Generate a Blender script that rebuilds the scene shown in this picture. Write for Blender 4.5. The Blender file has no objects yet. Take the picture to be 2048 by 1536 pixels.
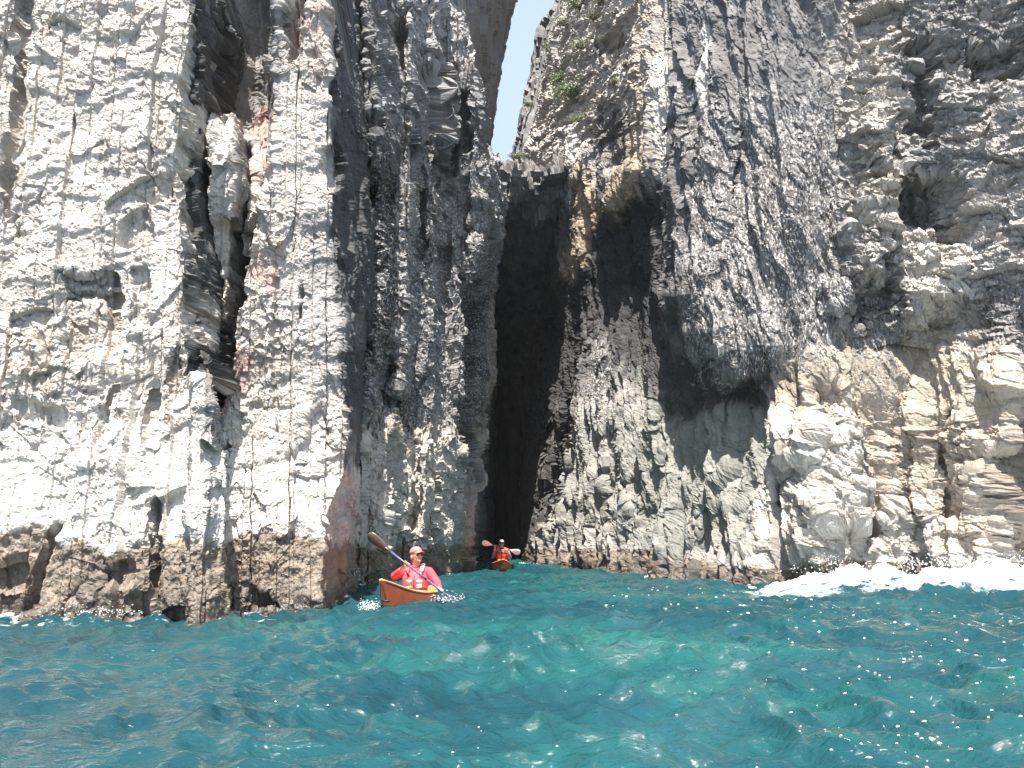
import bpy, bmesh, math, random
import numpy as np
from mathutils import Vector, Matrix, Euler

# ------------------------------------------------------------------ camera, sky, sun, exposure
scene = bpy.context.scene
COL = scene.collection
CAM_H = 0.85                       # eye height of someone sitting in a kayak
PITCH = math.radians(11.2)
cam_data = bpy.data.cameras.new("camera")
cam = bpy.data.objects.new("camera", cam_data); COL.objects.link(cam)
cam_data.sensor_width = 36.0; cam_data.lens = 36.0*1600/2048
cam_data.clip_start = 0.05; cam_data.clip_end = 5000
cam.location = (0, 0, CAM_H)
cam.rotation_euler = (math.pi/2 + PITCH, 0, 0)
scene.camera = cam
scene.render.resolution_x = 1024; scene.render.resolution_y = 768

SUN = Vector((-0.035, -0.38, 0.925)).normalized()       # direction towards the sun
sun_el = math.asin(SUN.z); sun_rot = math.atan2(SUN.x, SUN.y)
world = bpy.data.worlds.new("World"); scene.world = world; world.use_nodes = True
wn = world.node_tree.nodes; wl = world.node_tree.links
bg = wn["Background"]; sky = wn.new("ShaderNodeTexSky"); sky.sky_type = 'NISHITA'
sky.sun_disc = False; sky.sun_elevation = sun_el; sky.sun_rotation = sun_rot
sky.air_density = 1.0; sky.dust_density = 2.0; sky.ozone_density = 1.0
veil = wn.new("ShaderNodeMix"); veil.data_type = 'RGBA'; veil.inputs[0].default_value = 0.45      # thin high haze whitening the blue
wl.new(sky.outputs[0], veil.inputs[6]); veil.inputs[7].default_value = (4.4, 5.2, 6.2, 1)
wl.new(veil.outputs[2], bg.inputs[0]); bg.inputs[1].default_value = 0.085
sl = bpy.data.lights.new("sun", 'SUN'); sl.energy = 5.0; sl.angle = math.radians(0.5)
sl.color = (1.0, 0.94, 0.86)
so = bpy.data.objects.new("sun", sl); COL.objects.link(so)
so.rotation_euler = (-SUN).to_track_quat('-Z', 'Y').to_euler()
so.location = (-10, -10, 30)
scene.view_settings.view_transform = 'Standard'; scene.view_settings.look = 'None'
scene.view_settings.exposure = 1.6; scene.view_settings.gamma = 1.0

F = 1600.0; CT, ST = math.cos(PITCH), math.sin(PITCH)
def at(px, py, Y):
    """world point that stands Y metres ahead where the photograph shows (px, py)"""
    u = (np.asarray(px, float)-1024)/F; v = (768-np.asarray(py, float))/F
    dy = CT - v*ST; dz = ST + v*CT
    k = np.asarray(Y, float)/dy
    return np.stack(np.broadcast_arrays(u*k, dy*k, CAM_H + dz*k), -1)
def chart(P):
    """inverse of at(): survey coordinates of a world point"""
    x, y, z = P[..., 0], P[..., 1], P[..., 2]-CAM_H
    f = y*CT + z*ST; up = -y*ST + z*CT
    return 1024 + F*x/f, 768 - F*up/f

# ------------------------------------------------------------------ numpy noise
def _h(ix, iy, iz, seed=0):
    h = (ix.astype(np.int64)*374761393 + iy.astype(np.int64)*668265263 + iz.astype(np.int64)*2147483647 + seed*1274126177) & 0xffffffff
    h = ((h ^ (h >> 13))*1274126177) & 0xffffffff
    h = ((h ^ (h >> 15))*2246822519) & 0xffffffff
    return (h ^ (h >> 16)) & 0xffffffff
def vnoise(x, y, z, seed=0):
    """smooth gradient noise, about -1..1"""
    xi, yi, zi = np.floor(x), np.floor(y), np.floor(z)
    fx, fy, fz = x-xi, y-yi, z-zi
    xi, yi, zi = xi.astype(np.int64), yi.astype(np.int64), zi.astype(np.int64)
    ux, uy, uz = (t*t*t*(t*(t*6-15)+10) for t in (fx, fy, fz))
    out = 0
    for dx in (0, 1):
        wx = ux if dx else 1-ux
        for dy in (0, 1):
            wy = uy if dy else 1-uy
            for dz in (0, 1):
                wz = uz if dz else 1-uz
                h = _h(xi+dx, yi+dy, zi+dz, seed)
                gx = (h & 1023)/511.5-1; gy = ((h >> 10) & 1023)/511.5-1; gz = ((h >> 20) & 1023)/511.5-1
                out = out + wx*wy*wz*(gx*(fx-dx)+gy*(fy-dy)+gz*(fz-dz))
    return out*1.5
def fbm(x, y, z, oct=4, seed=0, gain=0.5):
    a = 1.0; s = 0; f = 1.0
    for o in range(oct):
        s = s + a*vnoise(x*f, y*f, z*f, seed+o*17); a *= gain; f *= 2.03
    return s
def facets(x, y, z, seed=0, tilt=1.0):
    """broken-rock facets: every cell has its own height and tilt; returns (height, cell value, edge distance)"""
    xi, yi, zi = np.floor(x).astype(np.int64), np.floor(y).astype(np.int64), np.floor(z).astype(np.int64)
    best = np.full(x.shape, 9.0); sec = np.full(x.shape, 9.0); val = np.zeros(x.shape); hgt = np.zeros(x.shape)
    for dx in (-1, 0, 1):
        for dy in (-1, 0, 1):
            for dz in (-1, 0, 1):
                h = _h(xi+dx, yi+dy, zi+dz, seed)
                ox = x-(xi+dx+(h & 1023)/1023.0); oy = y-(yi+dy+((h >> 10) & 1023)/1023.0); oz = z-(zi+dz+((h >> 20) & 1023)/1023.0)
                d = ox*ox+oy*oy+oz*oz
                m = d < best
                sec = np.where(m, best, np.minimum(sec, d)); best = np.where(m, d, best)
                h2 = _h(xi+dx, yi+dy, zi+dz, seed+77)
                v = (h2 & 1023)/511.5-1
                g = v + tilt*((((h2 >> 10) & 1023)/511.5-1)*(ox+oy) + (((h2 >> 20) & 1023)/511.5-1)*oz)
                val = np.where(m, v, val); hgt = np.where(m, g, hgt)
    return hgt, val, np.sqrt(sec)-np.sqrt(best)
def sstep(a, b, x):
    t = np.clip((x-a)/(b-a), 0, 1); return t*t*(3-2*t)
def poly_mask(qx, qy, poly, soft):
    """1 inside the outline, fading over `soft` on both sides of it"""
    out = np.zeros(qx.shape)
    xs = [p[0] for p in poly]; ys = [p[1] for p in poly]
    sel = (qx > min(xs)-soft) & (qx < max(xs)+soft) & (qy > min(ys)-soft) & (qy < max(ys)+soft)
    if not sel.any(): return out
    x, y = qx[sel], qy[sel]
    inside = np.zeros(x.shape, bool); dist = np.full(x.shape, 1e9)
    n = len(poly)
    for i in range(n):
        x0, y0 = poly[i]; x1, y1 = poly[(i+1) % n]
        ex, ey = x1-x0, y1-y0
        t = np.clip(((x-x0)*ex+(y-y0)*ey)/(ex*ex+ey*ey+1e-9), 0, 1)
        dist = np.minimum(dist, np.hypot(x-x0-t*ex, y-y0-t*ey))
        if y0 != y1:
            c = ((y0 > y) != (y1 > y)) & (x < (x1-x0)*(y-y0)/(y1-y0)+x0)
            inside ^= c
    sd = np.where(inside, dist, -dist)
    out[sel] = sstep(-soft, soft, sd)
    return out

# ------------------------------------------------------------------ object helpers
def tag(o, label=None, cat=None, group=None, kind=None):
    if label: o['label'] = label
    if cat: o['category'] = cat
    if group: o['group'] = group
    if kind: o['kind'] = kind
    return o
def empty(name, loc=(0, 0, 0), rot=(0, 0, 0)):
    o = bpy.data.objects.new(name, None); COL.objects.link(o); o.location = loc; o.rotation_euler = rot
    o.empty_display_size = 0.1
    return o
def link(name, me, mat=None, parent=None, smooth=True):
    o = bpy.data.objects.new(name, me); COL.objects.link(o)
    if mat: me.materials.append(mat)
    if parent: o.parent = parent
    if len(me.polygons): me.polygons.foreach_set('use_smooth', np.full(len(me.polygons), bool(smooth)))
    return o
def grid_mesh(name, P, colour=None, attrs=None, flip=False):
    """P: (rows, cols, 3) array of points"""
    R, C = P.shape[:2]
    me = bpy.data.meshes.new(name)
    idx = np.arange(R*C).reshape(R, C)
    a, b, c, d = idx[:-1, :-1], idx[:-1, 1:], idx[1:, 1:], idx[1:, :-1]
    q = np.stack((a, d, c, b) if not flip else (a, b, c, d), -1).reshape(-1, 4)
    me.vertices.add(R*C); me.vertices.foreach_set('co', P.reshape(-1).astype(np.float32))
    me.loops.add(q.size); me.loops.foreach_set('vertex_index', q.reshape(-1).astype(np.int32))
    me.polygons.add(len(q)); me.polygons.foreach_set('loop_start', np.arange(0, q.size, 4, dtype=np.int32))
    me.update(calc_edges=True)
    if colour is not None:
        ca = me.color_attributes.new('rock_colour', 'FLOAT_COLOR', 'POINT')
        full = np.ones((R*C, 4), np.float32); full[:, :3] = colour.reshape(-1, 3)
        ca.data.foreach_set('color', full.reshape(-1))
    for k, v in (attrs or {}).items():
        at_ = me.attributes.new(k, 'FLOAT', 'POINT'); at_.data.foreach_set('value', v.reshape(-1).astype(np.float32))
    return me
# ------------------------------------------------------------------ rock material
def rock_material(name, rough=0.85, bump=0.5, vscale=1.0, grain=(1, 1, 1), speck=0.0):
    m = bpy.data.materials.new(name); m.use_nodes = True
    n = m.node_tree.nodes; l = m.node_tree.links; b = n["Principled BSDF"]
    at_ = n.new('ShaderNodeAttribute'); at_.attribute_name = 'rock_colour'
    wet = n.new('ShaderNodeAttribute'); wet.attribute_name = 'wet'
    geo = n.new('ShaderNodeTexCoord'); mp = n.new('ShaderNodeMapping'); mp.inputs['Scale'].default_value = grain
    l.new(geo.outputs['Object'], mp.inputs[0])
    n1 = n.new('ShaderNodeTexNoise'); n1.inputs['Scale'].default_value = 20*vscale; n1.inputs['Detail'].default_value = 8; n1.inputs['Roughness'].default_value = 0.72
    n2 = n.new('ShaderNodeTexVoronoi'); n2.inputs['Scale'].default_value = 14*vscale; n2.feature = 'DISTANCE_TO_EDGE'
    n3 = n.new('ShaderNodeTexNoise'); n3.inputs['Scale'].default_value = 26*vscale; n3.inputs['Detail'].default_value = 4
    for t in (n1, n2, n3): l.new(mp.outputs[0], t.inputs['Vector'])
    # colour variation of the stone itself
    r1 = n.new('ShaderNodeMapRange'); r1.inputs[1].default_value = 0.3; r1.inputs[2].default_value = 0.7; r1.inputs[3].default_value = 0.72; r1.inputs[4].default_value = 1.22
    l.new(n1.outputs[0], r1.inputs[0])
    mul = n.new('ShaderNodeVectorMath'); mul.operation = 'SCALE'
    l.new(at_.outputs['Color'], mul.inputs[0]); l.new(r1.outputs[0], mul.inputs['Scale'])
    # pale crystals / barnacles speckled on the dark stain
    r3 = n.new('ShaderNodeMapRange'); r3.inputs[1].default_value = 0.52; r3.inputs[2].default_value = 0.60; r3.inputs[3].default_value = 0; r3.inputs[4].default_value = 1
    l.new(n3.outputs[0], r3.inputs[0])
    spa = n.new('ShaderNodeAttribute'); spa.attribute_name = 'speck'
    sm = n.new('ShaderNodeMath'); sm.operation = 'MULTIPLY'; l.new(r3.outputs[0], sm.inputs[0]); l.new(spa.outputs['Fac'], sm.inputs[1])
    mx = n.new('ShaderNodeMix'); mx.data_type = 'RGBA'; l.new(sm.outputs[0], mx.inputs[0]); l.new(mul.outputs[0], mx.inputs[6]); mx.inputs[7].default_value = (0.46, 0.44, 0.42, 1)
    l.new(mx.outputs[2], b.inputs['Base Color'])
    rr = n.new('ShaderNodeMapRange'); rr.inputs[3].default_value = rough; rr.inputs[4].default_value = 0.30
    l.new(wet.outputs['Fac'], rr.inputs[0]); l.new(rr.outputs[0], b.inputs['Roughness'])
    cr = n.new('ShaderNodeMapRange'); cr.inputs[1].default_value = 0.0; cr.inputs[2].default_value = 0.05; l.new(n2.outputs['Distance'], cr.inputs[0])
    h1 = n.new('ShaderNodeMath'); h1.operation = 'MULTIPLY_ADD'; h1.inputs[1].default_value = 0.14
    l.new(cr.outputs[0], h1.inputs[0]); l.new(n1.outputs[0], h1.inputs[2])
    h2 = n.new('ShaderNodeMath'); h2.operation = 'MULTIPLY_ADD'; h2.inputs[1].default_value = 0.25
    l.new(n3.outputs[0], h2.inputs[0]); l.new(h1.outputs[0], h2.inputs[2])
    bp = n.new('ShaderNodeBump'); bp.inputs['Strength'].default_value = bump; bp.inputs['Distance'].default_value = 0.06/vscale
    l.new(h2.outputs[0], bp.inputs['Height']); l.new(bp.outputs[0], b.inputs['Normal'])
    return m

PALE = np.array((0.42, 0.39, 0.355)); CREAM = np.array((0.44, 0.41, 0.365)); GREY = np.array((0.27, 0.26, 0.255))
CHAR = np.array((0.062, 0.061, 0.066)); BROWN = np.array((0.145, 0.114, 0.083)); OCHRE = np.array((0.33, 0.275, 0.20))
TAN = np.array((0.40, 0.32, 0.22)); PINK = np.array((0.42, 0.27, 0.23)); BLACK = np.array((0.02, 0.02, 0.022)); WHITE = np.array((0.60, 0.57, 0.53))
COLS = dict(pale=PALE, cream=CREAM, grey=GREY, char=CHAR, brown=BROWN, ochre=OCHRE, tan=TAN, pink=PINK, black=BLACK, white=WHITE,
            greygreen=np.array((0.185, 0.19, 0.168)), midgrey=np.array((0.15, 0.148, 0.15)), brick=np.array((0.30, 0.13, 0.10)))

SURF = {}
def blur_cols(A, k):
    ker = np.ones(2*k+1)/(2*k+1)
    pad = np.pad(A, ((0, 0), (k, k), (0, 0)), mode='edge')
    return np.stack([sum(pad[:, i:i+A.shape[1], c]*ker[i] for i in range(2*k+1)) for c in range(3)], -1)

def build_cliff(name, cols, py_top, py_bot, step, amps, stamps, tints, base_col, tide, mat, seed=0, smooth_cols=False, plateau=True, warp=1.0, refine=True):
    """cols: ruled outline of the rock, each a list of (py, px, Y) stations up one line of the face."""
    rows = np.linspace(py_top, py_bot, int((py_bot-py_top)/step))
    lines = []
    for c in cols:
        c = sorted(c); py = [p[0] for p in c]
        lines.append(at(np.interp(rows, py, [p[1] for p in c]), rows, np.interp(rows, py, [p[2] for p in c])))
    pieces = []
    for i in range(len(lines)-1):
        A, B = lines[i], lines[i+1]
        ax, ay = chart(A); bx, by = chart(B)
        dpx = np.percentile(np.abs(bx-ax), 90)
        dm = np.median(np.linalg.norm(B-A, axis=-1))*F/np.median(A[:, 1])*0.3
        n = max(3, int(max(dpx, min(dm, 200))/step))
        t = np.linspace(0, 1, n, endpoint=(i == len(lines)-2))
        pieces.append(A[:, None, :]*(1-t)[None, :, None] + B[:, None, :]*t[None, :, None])
    P = np.concatenate(pieces, 1)
    if smooth_cols: P = blur_cols(P, smooth_cols)
    def cuts(P):
        qx, qy = chart(P); X, Y, Z = P[..., 0], P[..., 1], P[..., 2]
        # wobble the survey coordinates so that no outline is ruler-straight
        wx = qx + 9*warp*fbm(X*1.3, Y*1.3, Z*1.3, 3, seed+3); wy = qy + 14*warp*fbm(X*1.3+7, Y*1.3, Z*1.3, 3, seed+4)
        wx = wx + 3*fbm(X*7, Y*7, Z*4, 2, seed+5)
        CUT = np.zeros(X.shape)
        for poly, depth, soft in stamps: CUT = CUT + depth*poly_mask(wx, wy, poly, soft)
        return np.minimum(CUT, 2.0)
    if stamps and refine:
        # give the side walls of slits enough points of their own
        CUT = cuts(P); dep = np.abs(np.gradient(CUT, axis=1))*F/P[..., 1]/step*0.5
        dens = 1+np.minimum(dep, 12)
        k_ = 13; pad = np.pad(dens, ((k_, k_), (1, 1)), mode='edge'); cs = np.cumsum(np.pad(pad, ((1, 0), (0, 0))), 0)
        dens = (cs[2*k_+1:]-cs[:-2*k_-1])/(2*k_+1)
        p2 = np.pad(dens, ((k_+1, k_), (0, 0)), mode='edge'); c2 = np.cumsum(p2, 0); dens = (c2[2*k_+1:]-c2[:-2*k_-1])/(2*k_+1)
        dens = (dens[:, :-2]+dens[:, 1:-1]+dens[:, 2:])/3
        C = P.shape[1]; C2 = int(C*np.percentile(dens.mean(1), 60)); C2 = min(C2, int(C*1.5))
        Q = np.empty((P.shape[0], C2, 3)); ii = np.arange(C)
        for r in range(P.shape[0]):
            t_ = np.cumsum(dens[r]); t_ = (t_-t_[0])/(t_[-1]-t_[0])
            u_ = np.interp(np.linspace(0, 1, C2), t_, ii)
            for q in range(3): Q[r, :, q] = np.interp(u_, ii, P[r, :, q])
        P = Q
        CUT = cuts(P)
    else: CUT = cuts(P) if stamps else np.zeros(P.shape[:2])
    qx, qy = chart(P)
    P = P.copy(); P[..., 1] += CUT
    # outward normals, smoothed
    N = np.cross(np.gradient(P, axis=0), np.gradient(P, axis=1)); N /= np.linalg.norm(N, axis=-1, keepdims=True)+1e-9
    N = blur_cols(N, 4); N /= np.linalg.norm(N, axis=-1, keepdims=True)+1e-9
    X, Y, Z = P[..., 0], P[..., 1], P[..., 2]
    info = {}
    D = amps(X, Y, Z, qx, qy, seed, info)
    col = np.broadcast_to(base_col(X, Y, Z, qx, qy), P.shape).copy()
    wet = np.zeros(X.shape); speck = np.zeros(X.shape)
    n_big = fbm(X*0.9, Y*0.9, Z*0.9, 4, seed+31); n_mid = fbm(X*3.1, Y*3.1, Z*1.6, 4, seed+33); n_str = fbm(X*5, Y*5, Z*0.5, 4, seed+35)
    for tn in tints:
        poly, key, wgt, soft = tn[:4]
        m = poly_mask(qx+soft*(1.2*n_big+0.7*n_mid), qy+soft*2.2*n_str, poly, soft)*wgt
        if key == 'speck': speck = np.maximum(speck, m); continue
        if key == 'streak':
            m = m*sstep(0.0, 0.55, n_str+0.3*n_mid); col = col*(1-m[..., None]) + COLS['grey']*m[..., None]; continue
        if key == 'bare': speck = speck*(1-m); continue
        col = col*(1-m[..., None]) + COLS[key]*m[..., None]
    col = col*(1+0.16*n_mid+0.10*n_big)[..., None]
    col = col*(1+0.05*info.get('cell', 0))[..., None] if 'cell' in info else col
    # tidal band: brown, wet and knobbly
    tz = tide(qx) + 0.11*n_big + 0.09*n_mid + 0.05*n_str
    tm = sstep(0.05, -0.05, Z-tz)
    tcol = BROWN*(1+0.35*n_mid[..., None]+0.2*n_big[..., None])
    dark = sstep(0.42, 0.04, Z+0.14*n_mid)[..., None]
    tcol = tcol*(1-0.62*dark)
    col = col*(1-tm[..., None]*0.92) + tcol*tm[..., None]*0.92
    wet = tm*(0.45+0.55*sstep(0.4, 0.0, Z)); speck = speck*(1-tm)
    scal = fbm(X*2.6, Y*2.6, Z*2.2, 3, seed+41)
    D = D + tm*(0.05*np.abs(scal)-0.03 + 0.02*fbm(X*11, Y*11, Z*8, 2, seed+43))
    P2 = P + N*D[..., None]
    if plateau:
        top = P2[:1]
        ext = [top + np.array([0, k, -0.35*k]) for k in (2.4, 1.6, 0.9, 0.3)]
        P2 = np.concatenate(ext+[P2], 0)
        col = np.concatenate([col[:1]]*4+[col], 0); wet = np.concatenate([wet[:1]]*4+[wet], 0); speck = np.concatenate([speck[:1]]*4+[speck], 0)
    col = np.clip(col, 0.008, 0.78)
    me = grid_mesh(name, P2, col, dict(wet=wet, speck=np.clip(speck, 0, 1)))
    SURF[name] = P2.reshape(-1, 3)[::3]
    o = link(name, me, mat, smooth=False)
    return tag(o, kind='structure')

def plates(X, Y, Z, f, h, sd, lean=0.35, wav=0.18):
    """upright joint-bounded plates, each standing a little forward or back; returns offset and distance to the joint"""
    u = (X+lean*(Y-10)+0.03*Z)*f + wav*vnoise(X*0+sd, Y*0, Z*0.5, sd) + 0.05*vnoise(X*3, Y*3, Z*3.5, sd+1)
    i = np.floor(u).astype(np.int64); fr = u-i
    off = (_h(i, i*0+3, i*0, sd) & 1023)/1023.0
    j = np.floor(Z*h*(0.6+off)+off*7+0.25*vnoise(X*2, Y*2, Z, sd+2)).astype(np.int64)
    v = (_h(i, j, i*0+1, sd) & 1023)/511.5-1
    e = np.minimum(fr, 1-fr)
    return v*np.minimum(1, e*60), e/f
def amp_left(X, Y, Z, qx, qy, seed, info):
    # slabs standing upright, each a little in front of or behind the next
    w = 0.10*fbm(X*1.2, Y*1.2, Z*1.2, 3, seed)
    va, ea = plates(X, Y, Z, 1.9, 0.35, seed+21); vp, ep = plates(X, Y, Z, 4.3, 0.8, seed+22)
    b, vb, eb = facets(X*1.9+Z*0.25, Y*1.2, Z*1.15-X*0.4, seed+2, 1.1)
    c, vc, ec = facets(X*4.6+Z*1.2, Y*3.5, Z*4.0-X*1.4, seed+3, 1.3)
    d, vd, ed = facets(X*12+Z*3, Y*9, Z*11-X*4, seed+4, 1.4)
    f, vf, ef = facets(X*28+Z*8, Y*24, Z*28-X*10, seed+14, 1.4)
    low = sstep(820, 1080, qy)      # the foot is worn smoother
    rough = np.clip(0.75+1.5*fbm(X*0.9, Y*0.9, Z*0.7, 2, seed+15), 0.12, 1.7)
    D = 0.10*va + 0.040*vp + (0.030*b + 0.021*c)*rough*(1-0.45*low) + 0.011*d*(0.3+0.7*rough)*(1-0.4*low) + 0.0045*f
    D = D - 0.04*sstep(0.016, 0.0, ea)*sstep(0.0, 0.4, fbm(X, Y, Z*0.5, 2, seed+16)) - 0.015*sstep(0.01, 0, ep)*sstep(0.15, 0.5, fbm(X, Y, Z*0.6, 2, seed+19))
    D = D + 0.04*fbm(X*1.5, Y*1.5, Z*1.5, 4, seed+5) + 0.02*low*fbm(X*6, Y*6, Z*5, 3, seed+6)
    # undercut ledges
    e = fbm(X*0.8+Z*0.5, Y, Z*1.9-X*0.7, 4, seed+8)
    D = D + 0.022*np.tanh(e*9)*(1-0.8*low)
    info['cell'] = vc+vd*0.8
    return D
def amp_mid(X, Y, Z, qx, qy, seed, info):
    w = 0.2*fbm(X*0.8, Y*0.8, Z*0.8, 3, seed)
    a, va, ea = facets((X+w)*1.5, Y*0.3, (Z+w)*0.10, seed+1, 0.2)
    b, vb, eb = facets((X+w)*1.3, Y*0.5, Z*0.65, seed+2, 1.0)
    c, vc, ec = facets(X*3.0, Y*1.2, Z*2.3, seed+3, 1.2)
    d, vd, ed = facets(X*7.5, Y*3, Z*6.2, seed+4, 1.3)
    f, vf, ef = facets(X*16, Y*7, Z*14, seed+14, 1.3)
    low = sstep(850, 1100, qy)
    vq, eq = plates(X, Y, Z, 1.35, 0.16, seed+21, lean=0.10); vr, er = plates(X, Y, Z, 3.1, 0.35, seed+22, lean=0.10)
    hi = 1-0.6*low
    D = 0.12*va*hi + 0.13*vq*hi - 0.40*(vq < -0.7)*hi + 0.06*vr - 0.12*(vr < -0.8) + 0.08*b + 0.055*c*(1-0.3*low) + 0.030*d*(1-0.3*low) + 0.012*f + 0.07*fbm(X*1.5, Y*1.0, Z*0.7, 4, seed+5)
    D = D - 0.10*sstep(0.03, 0, eq)
    info['cell'] = vc+vd
    return D
def amp_right(X, Y, Z, qx, qy, seed, info):
    w = 0.3*fbm(X*0.5, Y*0.5, Z*0.4, 3, seed)
    # hanging drapery: vertical flutes that lean a little
    sx = X*0.9 - Y*0.5 + Z*0.10
    r1 = 1-np.abs(vnoise(sx*1.1+w, Y*0.2, Z*0.09+w, seed+1))*2
    r2 = 1-np.abs(vnoise(sx*2.7+w*2, Y*0.5, Z*0.16+w, seed+2))*2
    r3 = fbm(sx*8+w*4, Y*1.2, Z*0.6, 3, seed+3)
    b, vb, eb = facets((X+w)*1.0, Y*0.5, Z*1.3+X*0.3, seed+5, 1.0)
    c, vc, ec = facets(X*2.8+w, Y*1.2, Z*4.0+X, seed+6, 1.2)
    d, vd, ed = facets(X*7, Y*4, Z*9+X*2, seed+7, 1.2)
    g, vg, eg = facets(sx*9+Z*1.5, Y*2, Z*2.6, seed+17, 1.2)      # small hanging scales
    f, vf, ef = facets(sx*20, Y*5, Z*9, seed+18, 1.2)
    blocky = np.clip(sstep(1640, 1720, qx)*sstep(760, 620, qy) + sstep(1350, 1200, qx)*sstep(340, 240, qy), 0, 1)
    low = sstep(760, 900, qy)
    fl = 1-blocky
    lb = low*sstep(1500, 1620, qx)
    D = fl*(0.24*r1 + 0.20*r2 + 0.045*r3*(1-0.4*low)) + blocky*(0.13*b+0.085*c+0.04*d+0.015*f) + fl*(1-0.65*low)*(0.030*g+0.014*f)
    D = D + 0.12*fbm(X*0.7, Y*0.7, Z*0.6, 3, seed+8) + low*(0.20*fbm(X*1.0, Y*1.0, Z*0.55, 3, seed+9)+0.008*f+0.012*g)+lb*(0.06*b+0.05*c+0.022*d) + 0.02*fbm(X*6, Y*6, Z*4, 3, seed+11)
    info['cell'] = vc*blocky
    return D

rock_pale = rock_material('pale fractured limestone', bump=0.30)
rock_mid = rock_material('dark stained fractured rock', bump=0.40, vscale=0.6)
rock_right = rock_material('fluted encrusted rock', bump=0.45, vscale=0.7, grain=(1.3, 1.3, 0.5))

# ---------------- left buttress -----------------------------------------------------------
L = []
L.append([(-260, -330, 8.9), (1330, -330, 8.4)])
L.append([(-260, -60, 9.9), (600, -60, 9.6), (1330, -60, 9.3)])
L.append([(-260, 200, 10.4), (600, 200, 9.9), (1330, 200, 9.4)])
L.append([(-260, 415, 10.9), (0, 398, 10.7), (100, 372, 10.5), (300, 355, 10.3), (345, 353, 10.3), (500, 367, 10.1), (700, 368, 9.9), (760, 378, 9.75), (1100, 376, 9.35), (1330, 374, 9.1)])
L.append([(-260, 428, 11.3), (0, 408, 11.1), (100, 392, 11.0), (300, 385, 10.9), (500, 395, 10.75), (690, 396, 10.6), (740, 384, 9.55), (760, 384, 9.45), (1100, 382, 9.0), (1330, 380, 8.75)])
L.append([(-260, 438, 11.6), (0, 418, 11.5), (100, 405, 11.4), (300, 405, 11.3), (500, 412, 11.1), (700, 414, 10.9), (750, 420, 9.65), (770, 422, 9.5), (1100, 424, 9.05), (1330, 424, 8.8)])
L.append([(-260, 448, 11.9), (0, 426, 11.8), (250, 418, 11.6), (350, 424, 11.2), (500, 424, 11.4), (700, 418, 11.3), (860, 428, 11.1), (1000, 428, 11.0), (1330, 428, 10.7)])
L.append([(-260, 560, 13.4), (0, 546, 13.3), (240, 546, 13.1), (330, 540, 12.2), (400, 524, 11.9), (460, 500, 11.8), (560, 482, 11.7), (700, 454, 11.6), (880, 431, 11.2), (1000, 431, 11.0), (1330, 431, 10.7)])
L.append([(-260, 564, 11.5), (0, 551, 11.5), (360, 551, 11.4), (400, 530, 11.3), (460, 506, 11.2), (560, 488, 11.2), (700, 460, 11.1), (880, 435, 11.0), (1330, 434, 10.6)])
L.append([(-260, 660, 11.9), (0, 652, 11.9), (200, 664, 11.8), (300, 668, 11.8), (500, 674, 11.8), (700, 688, 11.7), (850, 694, 11.7), (950, 692, 11.7), (980, 672, 11.5), (1040, 650, 11.3), (1200, 640, 11.0), (1330, 640, 10.9)])
L.append([(-260, 668, 12.8), (0, 660, 12.6), (220, 676, 12.4), (500, 690, 12.3), (700, 697, 12.1), (850, 700, 12.1), (950, 697, 12.2), (980, 692, 12.3), (1040, 690, 12.4), (1200, 688, 12.5), (1330, 686, 12.5)])
L.append([(-260, 682, 14.6), (0, 674, 14.4), (220, 722, 15.2), (500, 736, 15.6), (700, 726, 15.4), (850, 720, 15.0), (1040, 718, 14.8), (1330, 716, 14.6)])
L.append([(-260, 690, 17.0), (0, 684, 17.0), (220, 740, 17.2), (1330, 726, 17.2)])
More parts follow.
